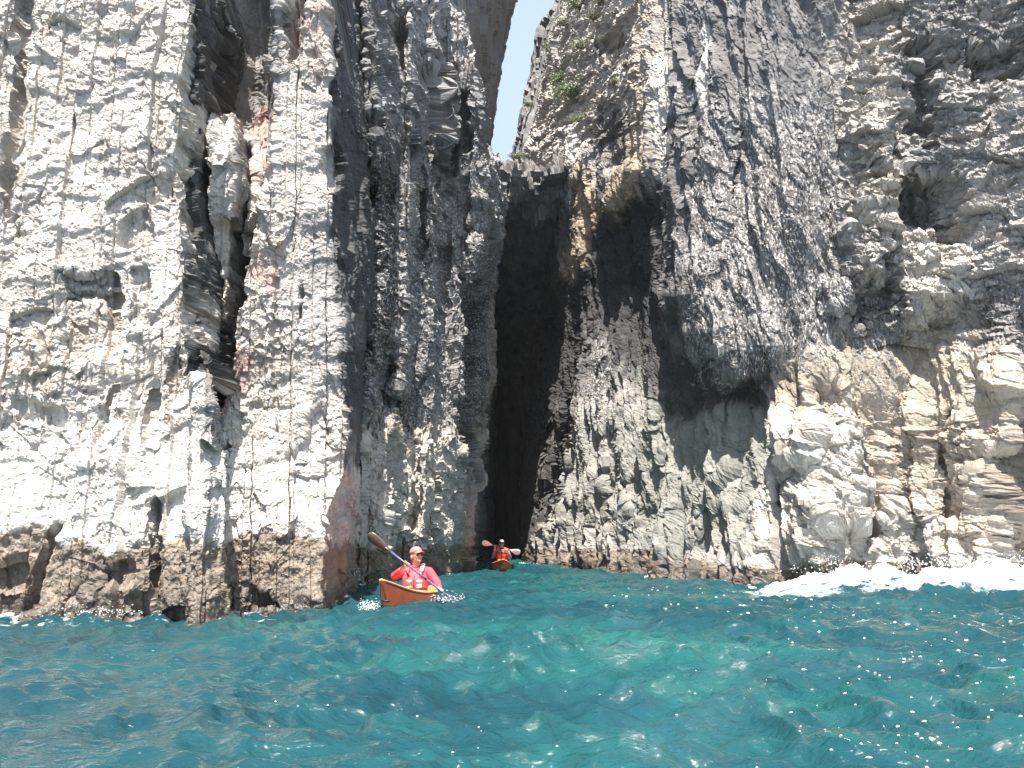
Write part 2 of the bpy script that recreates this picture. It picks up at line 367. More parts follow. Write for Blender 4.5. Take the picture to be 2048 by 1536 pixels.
st_left = [
    ([(412, -60), (556, -60), (550, 60), (548, 225), (500, 236), (430, 242), (412, 150)], 0.55, 5),
    ([(40, -60), (52, 0), (44, 110), (36, 230), (18, 360), (4, 420), (0, 340), (14, 220), (26, 60), (30, -40)], 0.30, 3),
    ([(-30, 60), (18, 70), (30, 100), (20, 240), (-30, 260)], 0.10, 4),
    ([(112, 575), (230, 570), (226, 640), (222, 700), (180, 730), (124, 715)], 0.16, 5),
    ([(118, 545), (225, 540), (232, 590), (116, 600)], 0.16, 5),
    ([(236, 440), (298, 405), (300, 470), (262, 492), (232, 480)], 0.16, 6),
    ([(300, 350), (352, 340), (352, 400), (304, 402)], 0.12, 4),
    ([(262, 530), (292, 530), (286, 640), (258, 636)], 0.10, 3),
    ([(336, 700), (352, 690), (344, 830), (330, 860), (326, 800)], 0.16, 3),
    ([(296, 780), (312, 780), (308, 900), (284, 892)], 0.14, 4),
    ([(200, 830), (226, 770), (214, 880), (190, 910)], 0.12, 5),
    ([(30, 800), (124, 820), (118, 850), (36, 830)], 0.10, 6),
    ([(110, 1046), (128, 1050), (88, 1130), (70, 1228), (44, 1228), (70, 1130), (92, 1070)], 0.26, 4),
    ([(196, 1130), (252, 1120), (256, 1170), (196, 1176)], 0.13, 8),
    ([(150, 1170), (170, 1150), (160, 1210), (130, 1210)], 0.1, 6),
    ([(255, 1200), (296, 1190), (300, 1250), (250, 1250)], 0.16, 7),
    ([(300, 1010), (372, 980), (376, 1090), (330, 1080), (302, 1100)], 0.12, 7),
    ([(496, 1165), (540, 1180), (552, 1215), (494, 1215)], 0.18, 5),
    ([(430, 1190), (470, 1195), (470, 1215), (430, 1215)], 0.12, 5),
    ([(-20, 1140), (40, 1130), (42, 1160), (-20, 1170)], 0.14, 6),
    # slits between upright plates
    ([(396, -90), (414, -90), (408, 60), (392, 110), (378, 300), (392, 520), (394, 742), (372, 742), (366, 520), (354, 300), (368, 110), (384, 40)], 2.0, 2.5),
    ([(402, 150), (424, 160), (424, 330), (424, 500), (442, 560), (426, 700), (404, 690), (400, 500), (398, 300)], 1.8, 3),
    ([(478, 290), (506, 285), (506, 360), (490, 470), (484, 580), (468, 690), (460, 740), (446, 740), (444, 680), (458, 560), (470, 440)], 1.1, 3),
    ([(404, 880), (428, 900), (430, 1250), (412, 1250)], 0.35, 3),
    ([(296, 1010), (308, 1000), (312, 1250), (298, 1250)], 0.35, 2.5),
    ([(430, 250), (476, 240), (474, 350), (430, 350)], -0.35, 5),
    ([(430, 345), (470, 345), (466, 440), (430, 450)], -0.30, 5),
    ([(428, 890), (455, 880), (460, 930), (440, 950), (428, 940)], 0.2, 4),
    ([(560, 20), (600, -60), (640, -60), (606, 60), (590, 110), (575, 112)], 0.35, 4),
    ([(640, 300), (672, 300), (672, 380), (640, 330)], 0.25, 4),
    ([(645, -80), (664, -80), (668, 90), (664, 210), (656, 210), (652, 60)], 0.4, 2),
    ([(600, 840), (640, 800), (660, 900), (640, 900), (606, 930)], 0.10, 6),
    ([(560, 900), (600, 890), (598, 930), (565, 930)], 0.10, 6),
    ([(625, 900), (636, 900), (640, 1000), (632, 1000)], 0.12, 3),
    ([(548, 560), (556, 560), (554, 900), (549, 900)], 0.08, 2),
    ([(598, 560), (610, 560), (604, 640), (597, 640)], 0.16, 2),
]
ti_left = [
    ([(396, -90), (424, -90), (424, 500), (442, 560), (428, 740), (372, 742), (366, 520), (354, 300)], 'black', 0.9, 5),  # shade inside the slits, painted into the colour
    ([(478, 290), (506, 285), (506, 360), (490, 470), (484, 580), (466, 690), (452, 800), (430, 900), (412, 900), (410, 690), (440, 680), (458, 560)], 'black', 0.7, 4),  # painted shade of the slanting slit
    ([(395, -300), (440, -300), (560, -300), (552, 250), (420, 250)], 'midgrey', 0.75, 10),  # overhang shade put into the rock colour
    ([(640, -300), (900, -300), (900, 1000), (700, 930), (668, 600), (660, 200)], 'char', 0.95, 8),  # charcoal rock, with the shade of the gap painted in as well
    ([(668, 220), (900, 220), (900, 900), (704, 860), (680, 600)], 'black', 0.5, 12),  # painted shade, deepens the gap beside the buttress
    ([(560, 560), (690, 600), (692, 760), (600, 740)], 'grey', 0.55, 22),
    ([(600, 420), (680, 420), (680, 560), (600, 560)], 'midgrey', 0.5, 16),
    ([(500, 230), (548, 210), (546, 340), (520, 360)], 'brick', 0.5, 8),
    ([(505, 500), (556, 490), (556, 580), (510, 570)], 'pink', 0.7, 12),
    ([(450, 700), (500, 700), (505, 770), (460, 830), (440, 830)], 'brick', 0.45, 12),
    ([(120, 600), (222, 595), (222, 715), (125, 720)], 'tan', 0.3, 6),
    ([(20, 640), (120, 640), (120, 760), (30, 770)], 'tan', 0.25, 20),
    ([(-300, 860), (640, 860), (640, 1100), (-300, 1100)], 'white', 0.55, 40),
    ([(120, 590), (225, 560), (225, 540), (110, 545)], 'midgrey', 0.5, 10),  # shadow under the overhanging block, painted in
    ([(560, 0), (600, -20), (600, 90), (565, 90)], 'pink', 0.4, 14),
    ([(600, 30), (650, 0), (650, 140), (610, 170)], 'pink', 0.3, 14),
    ([(690, 980), (720, 980), (720, 1250), (640, 1250), (645, 1040)], 'grey', 0.5, 6),  # shaded side of the foot, toned down in the colour
    ([(376, 780), (430, 780), (430, 1250), (376, 1250)], 'grey', 0.35, 6),
]
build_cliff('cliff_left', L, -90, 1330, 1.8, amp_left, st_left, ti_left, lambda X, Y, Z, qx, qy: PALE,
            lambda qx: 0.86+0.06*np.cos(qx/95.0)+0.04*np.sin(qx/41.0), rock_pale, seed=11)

# ---------------- middle cliff between the buttress and the cleft --------------------------
M = []
M.append([(-260, 676, 17.5), (0, 672, 17.5), (220, 700, 17.2), (1330, 690, 17.0)])
M.append([(-260, 716, 17.4), (0, 712, 17.2), (220, 722, 17.0), (500, 716, 17.0), (1330, 706, 16.8)])
M.append([(-260, 752, 17.6), (0, 748, 17.4), (280, 744, 17.2), (700, 742, 17.2), (1330, 736, 17.0)])
M.append([(-260, 784, 20.6), (0, 782, 20.2), (280, 790, 20.0), (560, 786, 20.0), (700, 772, 19.5), (850, 750, 18.4), (1330, 744, 18.0)])
M.append([(-260, 822, 20.4), (0, 818, 20.0), (280, 822, 19.8), (700, 806, 19.6), (850, 786, 18.6), (1330, 780, 18.4)])
M.append([(-260, 838, 22.6), (0, 838, 22.4), (300, 838, 22.0), (700, 822, 21.6), (850, 816, 21.2), (1330, 812, 21.0)])
M.append([(-260, 858, 22.9), (0, 866, 22.8), (300, 874, 22.5), (700, 868, 22.2), (1000, 862, 21.6), (1330, 858, 21.2)])
M.append([(-260, 876, 25.4), (0, 884, 25.2), (300, 894, 24.5), (600, 882, 24.4), (900, 882, 23.8), (1330, 874, 23.2)])
M.append([(-260, 898, 25.6), (0, 906, 25.4), (80, 938, 25.2), (200, 958, 25.0), (300, 966, 25.0), (440, 968, 25.2), (560, 940, 25.4), (600, 930, 25.4), (900, 928, 25.2), (960, 915, 25.0), (1000, 905, 24.8), (1330, 898, 24.0)])
M.append([(-260, 902, 30), (0, 910, 30), (80, 942, 29), (200, 962, 29), (300, 974, 28.6), (340, 998, 29), (440, 1000, 29), (560, 980, 30.5), (600, 970, 31), (900, 968, 31), (960, 958, 31), (1000, 950, 30.6), (1330, 938, 30)])
M.append([(-260, 903, 31), (0, 911, 31), (80, 943, 30), (200, 963, 30), (300, 976, 29.4), (340, 1004, 29.4), (400, 1012, 29.4), (480, 1004, 30), (560, 986, 30.8), (650, 984, 31.2), (760, 988, 31.4), (860, 984, 31.4), (920, 976, 31.3), (1000, 964, 31), (1110, 956, 30.6), (1330, 950, 30)])
M.append([(-260, 890, 33), (0, 898, 33), (80, 930, 33), (300, 960, 33), (400, 990, 33), (600, 968, 34), (760, 970, 34), (1000, 950, 34), (1330, 938, 33)])
M.append([(-260, 880, 60), (0, 890, 60), (80, 930, 60), (300, 970, 60), (400, 1000, 60), (600, 990, 60), (1330, 985, 60)])
st_mid = [
    ([(722, 890), (780, 850), (850, 880), (908, 870), (905, 960), (900, 1300), (722, 1300)], -1.0, 34),
    ([(704, 235), (742, 225), (742, 560), (735, 700), (716, 720), (702, 600)], 1.6, 4),
    ([(744, 330), (790, 275), (794, 420), (780, 560), (764, 690), (748, 680)], 1.6, 4),
    ([(696, 700), (726, 700), (722, 1110), (700, 1110)], 1.0, 4),
    ([(716, -60), (730, -60), (728, 150), (716, 160)], 0.9, 3),
    ([(836, -60), (850, -60), (846, 110), (834, 120)], 0.7, 3),
    ([(822, 128), (874, 128), (872, 250), (860, 285), (840, 285), (826, 200)], 1.0, 4),
    ([(905, 190), (935, 175), (935, 300), (905, 290), (896, 240)], 0.8, 6),
    ([(960, 130), (975, 150), (975, 300), (962, 300)], 0.5, 4),
    ([(738, 700), (790, 700), (788, 810), (760, 820), (738, 800)], 0.7, 4),
    ([(786, 776), (816, 770), (812, 1070), (790, 1070)], 0.8, 4),
    ([(700, 230), (720, 160), (732, 230), (728, 330), (712, 330)], 0.6, 4),
    ([(770, 30), (800, 20), (812, 60), (800, 130), (786, 90)], 0.7, 5),
    ([(836, 380), (850, 380), (848, 520), (836, 520)], 0.5, 4),
    ([(900, 380), (935, 360), (945, 430), (930, 500), (905, 470)], 0.5, 8),
    ([(850, 480), (900, 500), (890, 600), (856, 590)], 0.45, 10),
    ([(930, 410), (985, 400), (985, 470), (940, 480)], 0.4, 10),
    ([(836, 880), (852, 880), (844, 1060), (830, 1050)], 0.5, 4),
    ([(868, 930), (880, 930), (874, 1080), (862, 1080)], 0.5, 4),
    ([(750, 640), (770, 620), (776, 700), (752, 700)], 0.4, 5),
]
ti_mid = [
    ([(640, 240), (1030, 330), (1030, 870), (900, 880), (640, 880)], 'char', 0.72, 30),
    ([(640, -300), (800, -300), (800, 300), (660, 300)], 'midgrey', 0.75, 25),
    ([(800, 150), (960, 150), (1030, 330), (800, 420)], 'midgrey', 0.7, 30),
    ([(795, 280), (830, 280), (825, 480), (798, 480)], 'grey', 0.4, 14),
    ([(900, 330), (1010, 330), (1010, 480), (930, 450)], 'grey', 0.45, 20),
    ([(640, 240), (780, 240), (780, 640), (640, 640)], 'black', 0.4, 12),  # painted shade over the main gap
    ([(696, 225), (745, 225), (744, 330), (792, 275), (794, 420), (764, 690), (735, 720), (700, 900), (690, 700)], 'black', 0.7, 6),  # shade of the two deep gaps painted into the colour
    ([(925, 590), (968, 590), (966, 900), (945, 1000), (920, 960)], 'black', 0.7, 6),  # painted shade on the wall turned away from the sun
    ([(785, 776), (816, 770), (812, 1000), (790, 1000)], 'black', 0.6, 5),  # shade of the slit, painted
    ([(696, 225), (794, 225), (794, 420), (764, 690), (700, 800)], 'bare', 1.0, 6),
    ([(870, 300), (928, 300), (926, 860), (868, 860)], 'grey', 0.28, 14),  # sunlight painted on the panel as a paler tone
    ([(792, 215), (822, 215), (818, 700), (792, 700)], 'grey', 0.4, 8),  # rib painted paler to look sunlit
    ([(976, 590), (990, 590), (986, 980), (966, 980)], 'ochre', 0.5, 3),
    ([(690, 880), (900, 860), (940, 960), (950, 1100), (690, 1100)], 'cream', 0.8, 24),
    ([(820, 360), (850, 360), (850, 420), (820, 420)], 'ochre', 0.3, 14),
    ([(726, 850), (900, 820), (900, 900), (726, 900)], 'ochre', 0.35, 20),
    ([(700, 300), (1000, 330), (990, 860), (700, 860)], 'speck', 0.7, 30),
    ([(900, 960), (950, 960), (945, 1120), (890, 1120)], 'grey', 0.6, 8),
]
M = [[(a, b, 16+(c-16)*0.62 if c < 50 else c) for (a, b, c) in col_] for col_ in M]
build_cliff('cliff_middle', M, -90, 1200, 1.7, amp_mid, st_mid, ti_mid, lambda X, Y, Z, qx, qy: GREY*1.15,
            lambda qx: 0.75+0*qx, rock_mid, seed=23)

# ---------------- right cliff: fluted curtain with an overhanging lip -----------------------
Rr = []
Rr.append([(-260, 1135, 60), (0, 1128, 60), (300, 1060, 60), (1330, 1050, 60)])
Rr.append([(-260, 1150, 36), (0, 1146, 36), (60, 1110, 36), (170, 1092, 36), (250, 1076, 36), (300, 1056, 36), (400, 1078, 37), (520, 1098, 38), (640, 1106, 38), (800, 1086, 38), (1000, 1066, 38), (1330, 1064, 37)])
Rr.append([(-260, 1152, 33), (0, 1148, 33), (60, 1114, 33), (170, 1100, 33), (250, 1080, 33), (300, 1060, 33), (400, 1084, 34), (520, 1104, 34.5), (640, 1112, 35), (800, 1090, 35), (1000, 1070, 35), (1330, 1068, 34)])
Rr.append([(-260, 1150, 30), (0, 1140, 30), (170, 1120, 30), (300, 1110, 30), (400, 1128, 30.5), (640, 1140, 31), (800, 1108, 32), (1000, 1090, 32), (1330, 1086, 31)])
Rr.append([(-260, 1190, 27.5), (0, 1186, 27.5), (300, 1160, 27.5), (400, 1175, 27), (600, 1188, 27), (700, 1176, 27), (850, 1152, 27.5), (1030, 1130, 28), (1330, 1126, 27)])
Rr.append([(-260, 1240, 25), (0, 1236, 25), (300, 1215, 25), (360, 1228, 24.5), (560, 1240, 25.2), (640, 1236, 25), (900, 1216, 25), (1330, 1210, 24.5)])
Rr.append([(-260, 1300, 23), (0, 1296, 23), (220, 1270, 23), (340, 1270, 23.4), (440, 1285, 24.4), (560, 1290, 24.4), (680, 1282, 24), (900, 1262, 23.3), (1330, 1255, 22.8)])
Rr.append([(-260, 1350, 21), (0, 1345, 21), (300, 1340, 21), (360, 1338, 21.2), (480, 1334, 22.2), (560, 1320, 23), (700, 1312, 22.8), (900, 1305, 22), (1330, 1300, 21.5)])
Rr.append([(-260, 1400, 19.6), (0, 1395, 19.6), (400, 1380, 19.6), (590, 1352, 19.9), (640, 1362, 21.4), (700, 1364, 21.6), (850, 1360, 21.0), (1330, 1352, 20.2)])
Rr.append([(-260, 1470, 18.4), (0, 1465, 18.4), (400, 1440, 18.4), (660, 1412, 18.6), (700, 1414, 19.0), (722, 1418, 20.2), (850, 1420, 20.0), (1100, 1420, 19.2), (1330, 1416, 19)])
Rr.append([(-260, 1550, 17.6), (0, 1545, 17.6), (400, 1520, 17.5), (700, 1480, 17.7), (752, 1476, 17.9), (775, 1478, 19.2), (900, 1480, 18.9), (1100, 1482, 18.0), (1330, 1480, 17.7)])
Rr.append([(-260, 1620, 17.2), (0, 1615, 17.2), (400, 1590, 17.1), (690, 1540, 17.3), (760, 1536, 17.8), (900, 1540, 17.7), (1100, 1540, 17.1), (1330, 1540, 16.8)])
Rr.append([(-260, 1705, 17.4), (0, 1700, 17.4), (400, 1670, 17.3), (700, 1620, 17.2), (850, 1610, 16.8), (1000, 1625, 16.5), (1330, 1630, 16.4)])
Rr.append([(-260, 1800, 16.6), (0, 1795, 16.6), (300, 1780, 16.4), (600, 1790, 16.6), (700, 1740, 17.2), (850, 1705, 16.8), (1000, 1700, 16.6), (1330, 1700, 16.5)])
Rr.append([(-260, 1900, 16.2), (300, 1880, 16.0), (430, 1880, 16.6), (590, 1880, 16.0), (660, 1850, 17.0), (850, 1800, 17.4), (1000, 1790, 17.4), (1330, 1790, 17.2)])
Rr.append([(-260, 1990, 15.8), (300, 1980, 15.6), (560, 1960, 15.5), (640, 1940, 16.0), (720, 1910, 15.9), (900, 1880, 16.4), (1330, 1880, 16.4)])
Rr.append([(-260, 2070, 15.2), (500, 2060, 15.0), (800, 2000, 15.2), (1000, 2006, 15.2), (1330, 2004, 15.2)])
Rr.append([(-260, 2100, 15.3), (500, 2090, 15.2), (800, 2030, 16.5), (1000, 2030, 16.5), (1330, 2030, 16.5)])
Rr.append([(-260, 2300, 14.0), (1330, 2300, 14.0)])
st_right = [
    ([(1100, 560), (1188, 560), (1180, 700), (1150, 860), (1128, 1030), (1104, 1050), (1090, 900)], 1.0, 12),
    ([(1196, 235), (1260, 225), (1275, 270), (1268, 330), (1240, 335), (1196, 320)], 0.45, 26),
    ([(1215, 350), (1258, 340), (1262, 380), (1250, 430), (1224, 440)], -0.2, 14),
    ([(1190, 70), (1255, 60), (1262, 120), (1210, 135)], 0.9, 6),
    ([(1280, 370), (1335, 365), (1338, 480), (1320, 560), (1300, 600), (1270, 520)], 0.6, 30),
    ([(1190, 480), (1240, 420), (1280, 460), (1290, 640), (1230, 700), (1200, 640)], 0.6, 26),
    ([(1168, 330), (1188, 350), (1190, 430), (1168, 480), (1158, 440)], 0.5, 8),
    ([(1040, 300), (1110, 300), (1110, 350), (1050, 350)], 0.0, 4),
    ([(1350, 230), (1364, 230), (1362, 560), (1346, 560)], 0.6, 4),
    ([(1404, 100), (1416, 100), (1420, 260), (1400, 420), (1386, 440), (1398, 260)], 0.5, 4),
    ([(1482, 250), (1494, 250), (1470, 470), (1450, 560), (1440, 560), (1466, 400)], 0.5, 4),
    ([(1700, 270), (1722, 230), (1790, 240), (1770, 330), (1712, 330)], -0.35, 8),
    ([(1715, 370), (1812, 330), (1818, 420), (1720, 430)], -0.35, 8),
    ([(1690, 470), (1800, 440), (1796, 540), (1700, 560)], -0.4, 8),
    ([(1796, 360), (1930, 360), (1935, 470), (1880, 490), (1796, 440)], 0.6, 14),
    ([(1830, 90), (1880, 80), (1880, 240), (1840, 330), (1820, 200)], 0.6, 10),
    ([(1800, 445), (1925, 470), (1935, 590), (1860, 645), (1808, 655), (1786, 600)], -0.10, 12),
    ([(1640, 580), (1700, 570), (1714, 590), (1660, 640)], -0.3, 8),
    ([(1690, 640), (1790, 480), (1800, 560), (1730, 650)], 0.4, 8),
    ([(1935, 100), (2060, 80), (2060, 160), (1950, 160)], 0.6, 10),
    ([(1530, 850), (1620, 830), (1612, 905), (1580, 925), (1550, 900)], -0.45, 12),
    ([(1560, 920), (1600, 915), (1596, 1010), (1560, 1010)], 0.5, 8),
    ([(1632, 780), (1690, 790), (1680, 850), (1640, 860)], 0.35, 10),
    ([(1616, 870), (1690, 850), (1695, 1060), (1630, 1050)], -0.2, 10),
    ([(1735, 1030), (1786, 1020), (1788, 1130), (1740, 1130)], -0.4, 6),
    ([(1845, 1050), (1900, 1040), (1930, 1070), (1920, 1130), (1840, 1130)], -0.3, 8),
    ([(1895, 840), (1925, 820), (1910, 1050), (1890, 1050)], 0.4, 8),
    ([(1928, 760), (2000, 740), (2012, 830), (2004, 900), (1960, 900), (1945, 830)], -0.35, 10),
    ([(1960, 940), (1985, 930), (1975, 1100), (1955, 1100)], 0.35, 6),
    ([(1400, 1040), (1430, 1010), (1520, 1020), (1530, 1120), (1400, 1110)], 0.35, 10),
    ([(1480, 890), (1500, 860), (1510, 960), (1480, 1010), (1470, 980)], 0.3, 8),
    ([(1264, 960), (1290, 940), (1300, 1060), (1275, 1100)], 0.4, 8),
    ([(1216, 880), (1240, 860), (1262, 960), (1240, 1090), (1224, 1060)], 0.5, 8),
    ([(1104, 800), (1150, 860), (1130, 1060), (1106, 1060)], 0.7, 8),
    ([(1330, 820), (1420, 800), (1440, 900), (1400, 1040), (1340, 1060)], 0.35, 18),
    ([(1155, 1060), (1210, 1060), (1214, 1130), (1155, 1130)], -0.5, 10),
    ([(1330, 1105), (1420, 1100), (1420, 1150), (1330, 1150)], 0.35, 8),
    ([(1300, 1118), (1340, 1112), (1345, 1160), (1300, 1160)], -0.3, 6),
]
ti_right = [
    ([(1190, 380), (1340, 370), (1340, 600), (1300, 740), (1200, 760), (1180, 560)], 'char', 0.6, 16),  # dark stain of the hollow together with its painted shade
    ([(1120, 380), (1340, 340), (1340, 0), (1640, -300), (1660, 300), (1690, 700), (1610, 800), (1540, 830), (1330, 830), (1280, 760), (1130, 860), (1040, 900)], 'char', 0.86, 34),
    ([(1340, -300), (1700, -300), (1690, 260), (1560, 320), (1350, 200)], 'midgrey', 0.55, 40),
    ([(1380, 200), (1680, 200), (1680, 720), (1400, 760)], 'speck', 1.0, 30),
    ([(1340, -100), (1690, -100), (1700, 760), (1400, 760), (1340, 560)], 'streak', 0.6, 30),
    ([(1180, 540), (1340, 540), (1340, 820), (1150, 900)], 'streak', 0.15, 30),
    ([(1796, 360), (1930, 360), (1935, 470), (1880, 490), (1796, 440)], 'char', 0.6, 22),  # shadow in the recess painted into the colour
    ([(1140, 620), (1260, 620), (1230, 900), (1140, 900)], 'speck', 0.8, 24),
    ([(1640, 300), (1700, 200), (1700, 620), (1640, 640)], 'midgrey', 0.5, 20),
    ([(1800, -50), (2100, -50), (2100, 160), (1900, 150), (1900, 360), (1820, 330)], 'midgrey', 0.7, 24),
    ([(1860, 160), (2100, 160), (2100, 600), (1940, 640), (1930, 400)], 'grey', 0.6, 24),
    ([(1920, 600), (2100, 560), (2100, 720), (1960, 700)], 'char', 0.7, 18),
    ([(1900, 400), (2100, 400), (2100, 740), (1930, 700)], 'speck', 0.6, 30),
    ([(1800, 450), (1925, 475), (1935, 590), (1860, 645), (1806, 655)], 'cream', 0.7, 8),
    ([(1690, 640), (1790, 500), (1830, 660), (1820, 780), (1700, 780)], 'char', 0.75, 16),
    ([(1720, 560), (1830, 600), (1810, 800), (1720, 800)], 'speck', 0.5, 20),
    ([(1560, 720), (1720, 700), (1720, 830), (1540, 840)], 'ochre', 0.55, 24),
    ([(1700, 760), (1890, 640), (1900, 820), (1860, 1000), (1720, 1000)], 'ochre', 0.65, 24),
    ([(1540, 840), (1700, 820), (1700, 1080), (1560, 1080)], 'cream', 0.45, 24),
    ([(1310, 800), (1540, 830), (1540, 1110), (1290, 1110)], 'greygreen', 0.8, 24),
    ([(1120, 860), (1320, 800), (1320, 1090), (1110, 1090)], 'greygreen', 0.7, 24),
    ([(1880, 700), (2010, 690), (2010, 1120), (1870, 1120)], 'tan', 0.45, 20),
    ([(2004, 800), (2100, 740), (2100, 1130), (2008, 1130)], 'brown', 0.8, 12),
    ([(1164, 320), (1192, 330), (1206, 420), (1196, 520), (1150, 560), (1096, 640), (1090, 600), (1140, 530), (1172, 430)], 'tan', 0.85, 9),
    ([(1230, 340), (1300, 250), (1310, 330), (1258, 420), (1230, 460)], 'tan', 0.85, 10),
    ([(1270, -100), (1320, -100), (1310, 130), (1290, 330), (1250, 260), (1270, 100)], 'ochre', 0.6, 14),
    ([(1196, 225), (1268, 225), (1275, 340), (1240, 350), (1196, 330)], 'char', 0.7, 10),  # painted shadow of the upper hollow
    ([(1285, 380), (1338, 370), (1330, 600), (1280, 560)], 'black', 0.7, 12),  # black stain plus painted shade
    ([(1320, 120), (1346, 120), (1346, 370), (1322, 360)], 'white', 0.9, 6),
    ([(1415, 60), (1434, 50), (1434, 235), (1412, 230)], 'white', 0.85, 4),
    ([(1140, 220), (1170, 220), (1160, 320), (1130, 320)], 'white', 0.6, 8),
    ([(1424, 570), (1446, 590), (1466, 740), (1446, 740)], 'grey', 0.9, 6),
    ([(1285, 600), (1300, 590), (1310, 760), (1278, 800), (1268, 760)], 'greygreen', 0.7, 8),
    ([(1040, 400), (1124, 400), (1110, 560), (1188, 560), (1180, 700), (1150, 860), (1130, 1000), (1060, 1120), (1040, 900)], 'black', 0.85, 8),  # shade of the cave throat painted into the rock colour
    ([(1170, 560), (1196, 440), (1240, 420), (1285, 380), (1338, 370), (1335, 700), (1290, 760), (1190, 640)], 'black', 0.88, 14),  # hollow: black stain and painted shade in one tint
    ([(1330, 690), (1470, 770), (1530, 760), (1530, 810), (1340, 840), (1310, 740)], 'black', 0.7, 16),  # shadow beneath the lip, painted in
]
ti_right += [([(1040, 400), (1124, 400), (1110, 560), (1225, 540), (1200, 700), (1165, 860), (1130, 1000), (1060, 1120), (1040, 900)], 'bare', 1.0, 9),
             ([(1150, 500), (1300, 370), (1340, 370), (1335, 700), (1260, 760), (1190, 620)], 'bare', 0.9, 14)]
tide_r = lambda qx: 0.30 + 0.30*sstep(1500, 1300, qx) + 0.22*sstep(1560, 1640, qx)
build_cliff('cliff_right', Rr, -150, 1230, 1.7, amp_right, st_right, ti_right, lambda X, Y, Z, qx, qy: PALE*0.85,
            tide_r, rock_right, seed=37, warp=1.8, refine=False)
# ---------------- walls far up the cleft, the jammed boulders and the cave behind ------------
def amp_soft(X, Y, Z, qx, qy, seed, info):
    b, vb, eb = facets(X*0.5, Y*0.3, Z*0.35, seed, 0.8)
    return 0.35*b + 0.3*fbm(X*0.8, Y*0.5, Z*0.3, 4, seed)
BL = [[(-260, 880, 41), (420, 880, 41)],
      [(-260, 900, 41), (420, 900, 41)],
      [(-260, 1006, 66), (0, 1000, 66), (300, 966, 64), (420, 960, 64)],
      [(-260, 1040, 78), (0, 1028, 78), (60, 1016, 78), (110, 1004, 78), (200, 988, 76), (300, 974, 74), (420, 968, 74)],
      [(-260, 1036, 95), (0, 1020, 95), (300, 966, 90), (420, 960, 90)]]
build_cliff('cliff_far_left', BL, -260, 420, 3.0, amp_soft, [], [([(800, -300), (1100, -300), (1100, 450), (800, 450)], 'midgrey', 0.7, 10)],
            lambda X, Y, Z, qx, qy: GREY, lambda qx: -5.0+0*qx, rock_mid, seed=51)
BR = [[(-260, 1140, 90), (0, 1122, 90), (60, 1090, 90), (300, 1036, 86), (420, 1030, 86)],
      [(-260, 1130, 78), (0, 1112, 78), (60, 1084, 78), (90, 1078, 78), (180, 1058, 77), (230, 1040, 76), (300, 1030, 74), (420, 1020, 74)],
      [(-260, 1170, 40), (0, 1150, 40), (300, 1080, 40), (420, 1080, 40)]]
build_cliff('cliff_far_right', BR, -260, 420, 3.0, amp_soft, [], [([(1000, -300), (1200, -300), (1200, 450), (1000, 450)], 'midgrey', 0.7, 10)],
            lambda X, Y, Z, qx, qy: GREY, lambda qx: -5.0+0*qx, rock_mid, seed=53)
# roof of the cave: rock jammed between the walls, running back into the dark
def amp_jam(X, Y, Z, qx, qy, seed, info):
    b, vb, eb = facets(X*0.9, Y*0.9, Z*0.9, seed, 1.1)
    c, vc, ec = facets(X*2.6, Y*2.6, Z*2.6, seed+1, 1.2)
    d, vd, ed = facets(X*6, Y*6, Z*6, seed+2, 1.2)
    info['cell'] = vc
    return 0.20*b + 0.10*c + 0.035*d + 0.45*fbm(X*0.9, Y*0.9, Z*0.9, 5, seed+5)
def jammed(name, prof, xs, seed):
    """prof: (y, z) outline from the top at the back, over the front, to the underside at the back"""
    n = 420; prof = np.array(prof, float)
    t = np.r_[0, np.cumsum(np.hypot(*np.diff(prof, axis=0).T))]; tt = np.linspace(0, t[-1], n)
    py = np.interp(tt, t, prof[:, 0]); pz = np.interp(tt, t, prof[:, 1])
    m = 190; X = np.linspace(xs[0], xs[1], m)
    P = np.stack(np.broadcast_arrays(X[None, :], py[:, None], pz[:, None]), -1).copy()
    sag = ((X-(xs[0]+xs[1])/2)/((xs[1]-xs[0])/2))**2
    P[..., 2] += 0.7*sag[None, :]
    N = -np.cross(np.gradient(P, axis=1), np.gradient(P, axis=0)); N /= np.linalg.norm(N, axis=-1, keepdims=True)+1e-9
    info = {}
    D = amp_jam(P[..., 0], P[..., 1], P[..., 2], None, None, seed, info)
    P = P + N*D[..., None]*sstep(0, 0.2, np.linspace(0, 1, n))[:, None, None]
    k = np.clip(0.5+0.5*fbm(P[..., 0], P[..., 1], P[..., 2], 3, seed)+0.05, 0, 1)[..., None]
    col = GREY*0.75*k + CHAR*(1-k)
    me = grid_mesh(name, P, col, dict(wet=np.zeros(k.shape[:2]), speck=np.zeros(k.shape[:2])))
    SURF[name] = P.reshape(-1, 3)
    return tag(link(name, me, rock_mid, smooth=False), kind='structure')
zt = at(1030, 305, 29)[2]; zb = at(1050, 408, 29)[2]
jammed('cave_roof', [(62, zt+2), (44, zt-0.6), (31, zt-0.2), (29.2, zt-0.5), (28.6, zt-1.0), (28.9, zb+0.2), (30, zb), (40, zb-0.4), (62, zb-1)], (-3.4, 3.6), 61)
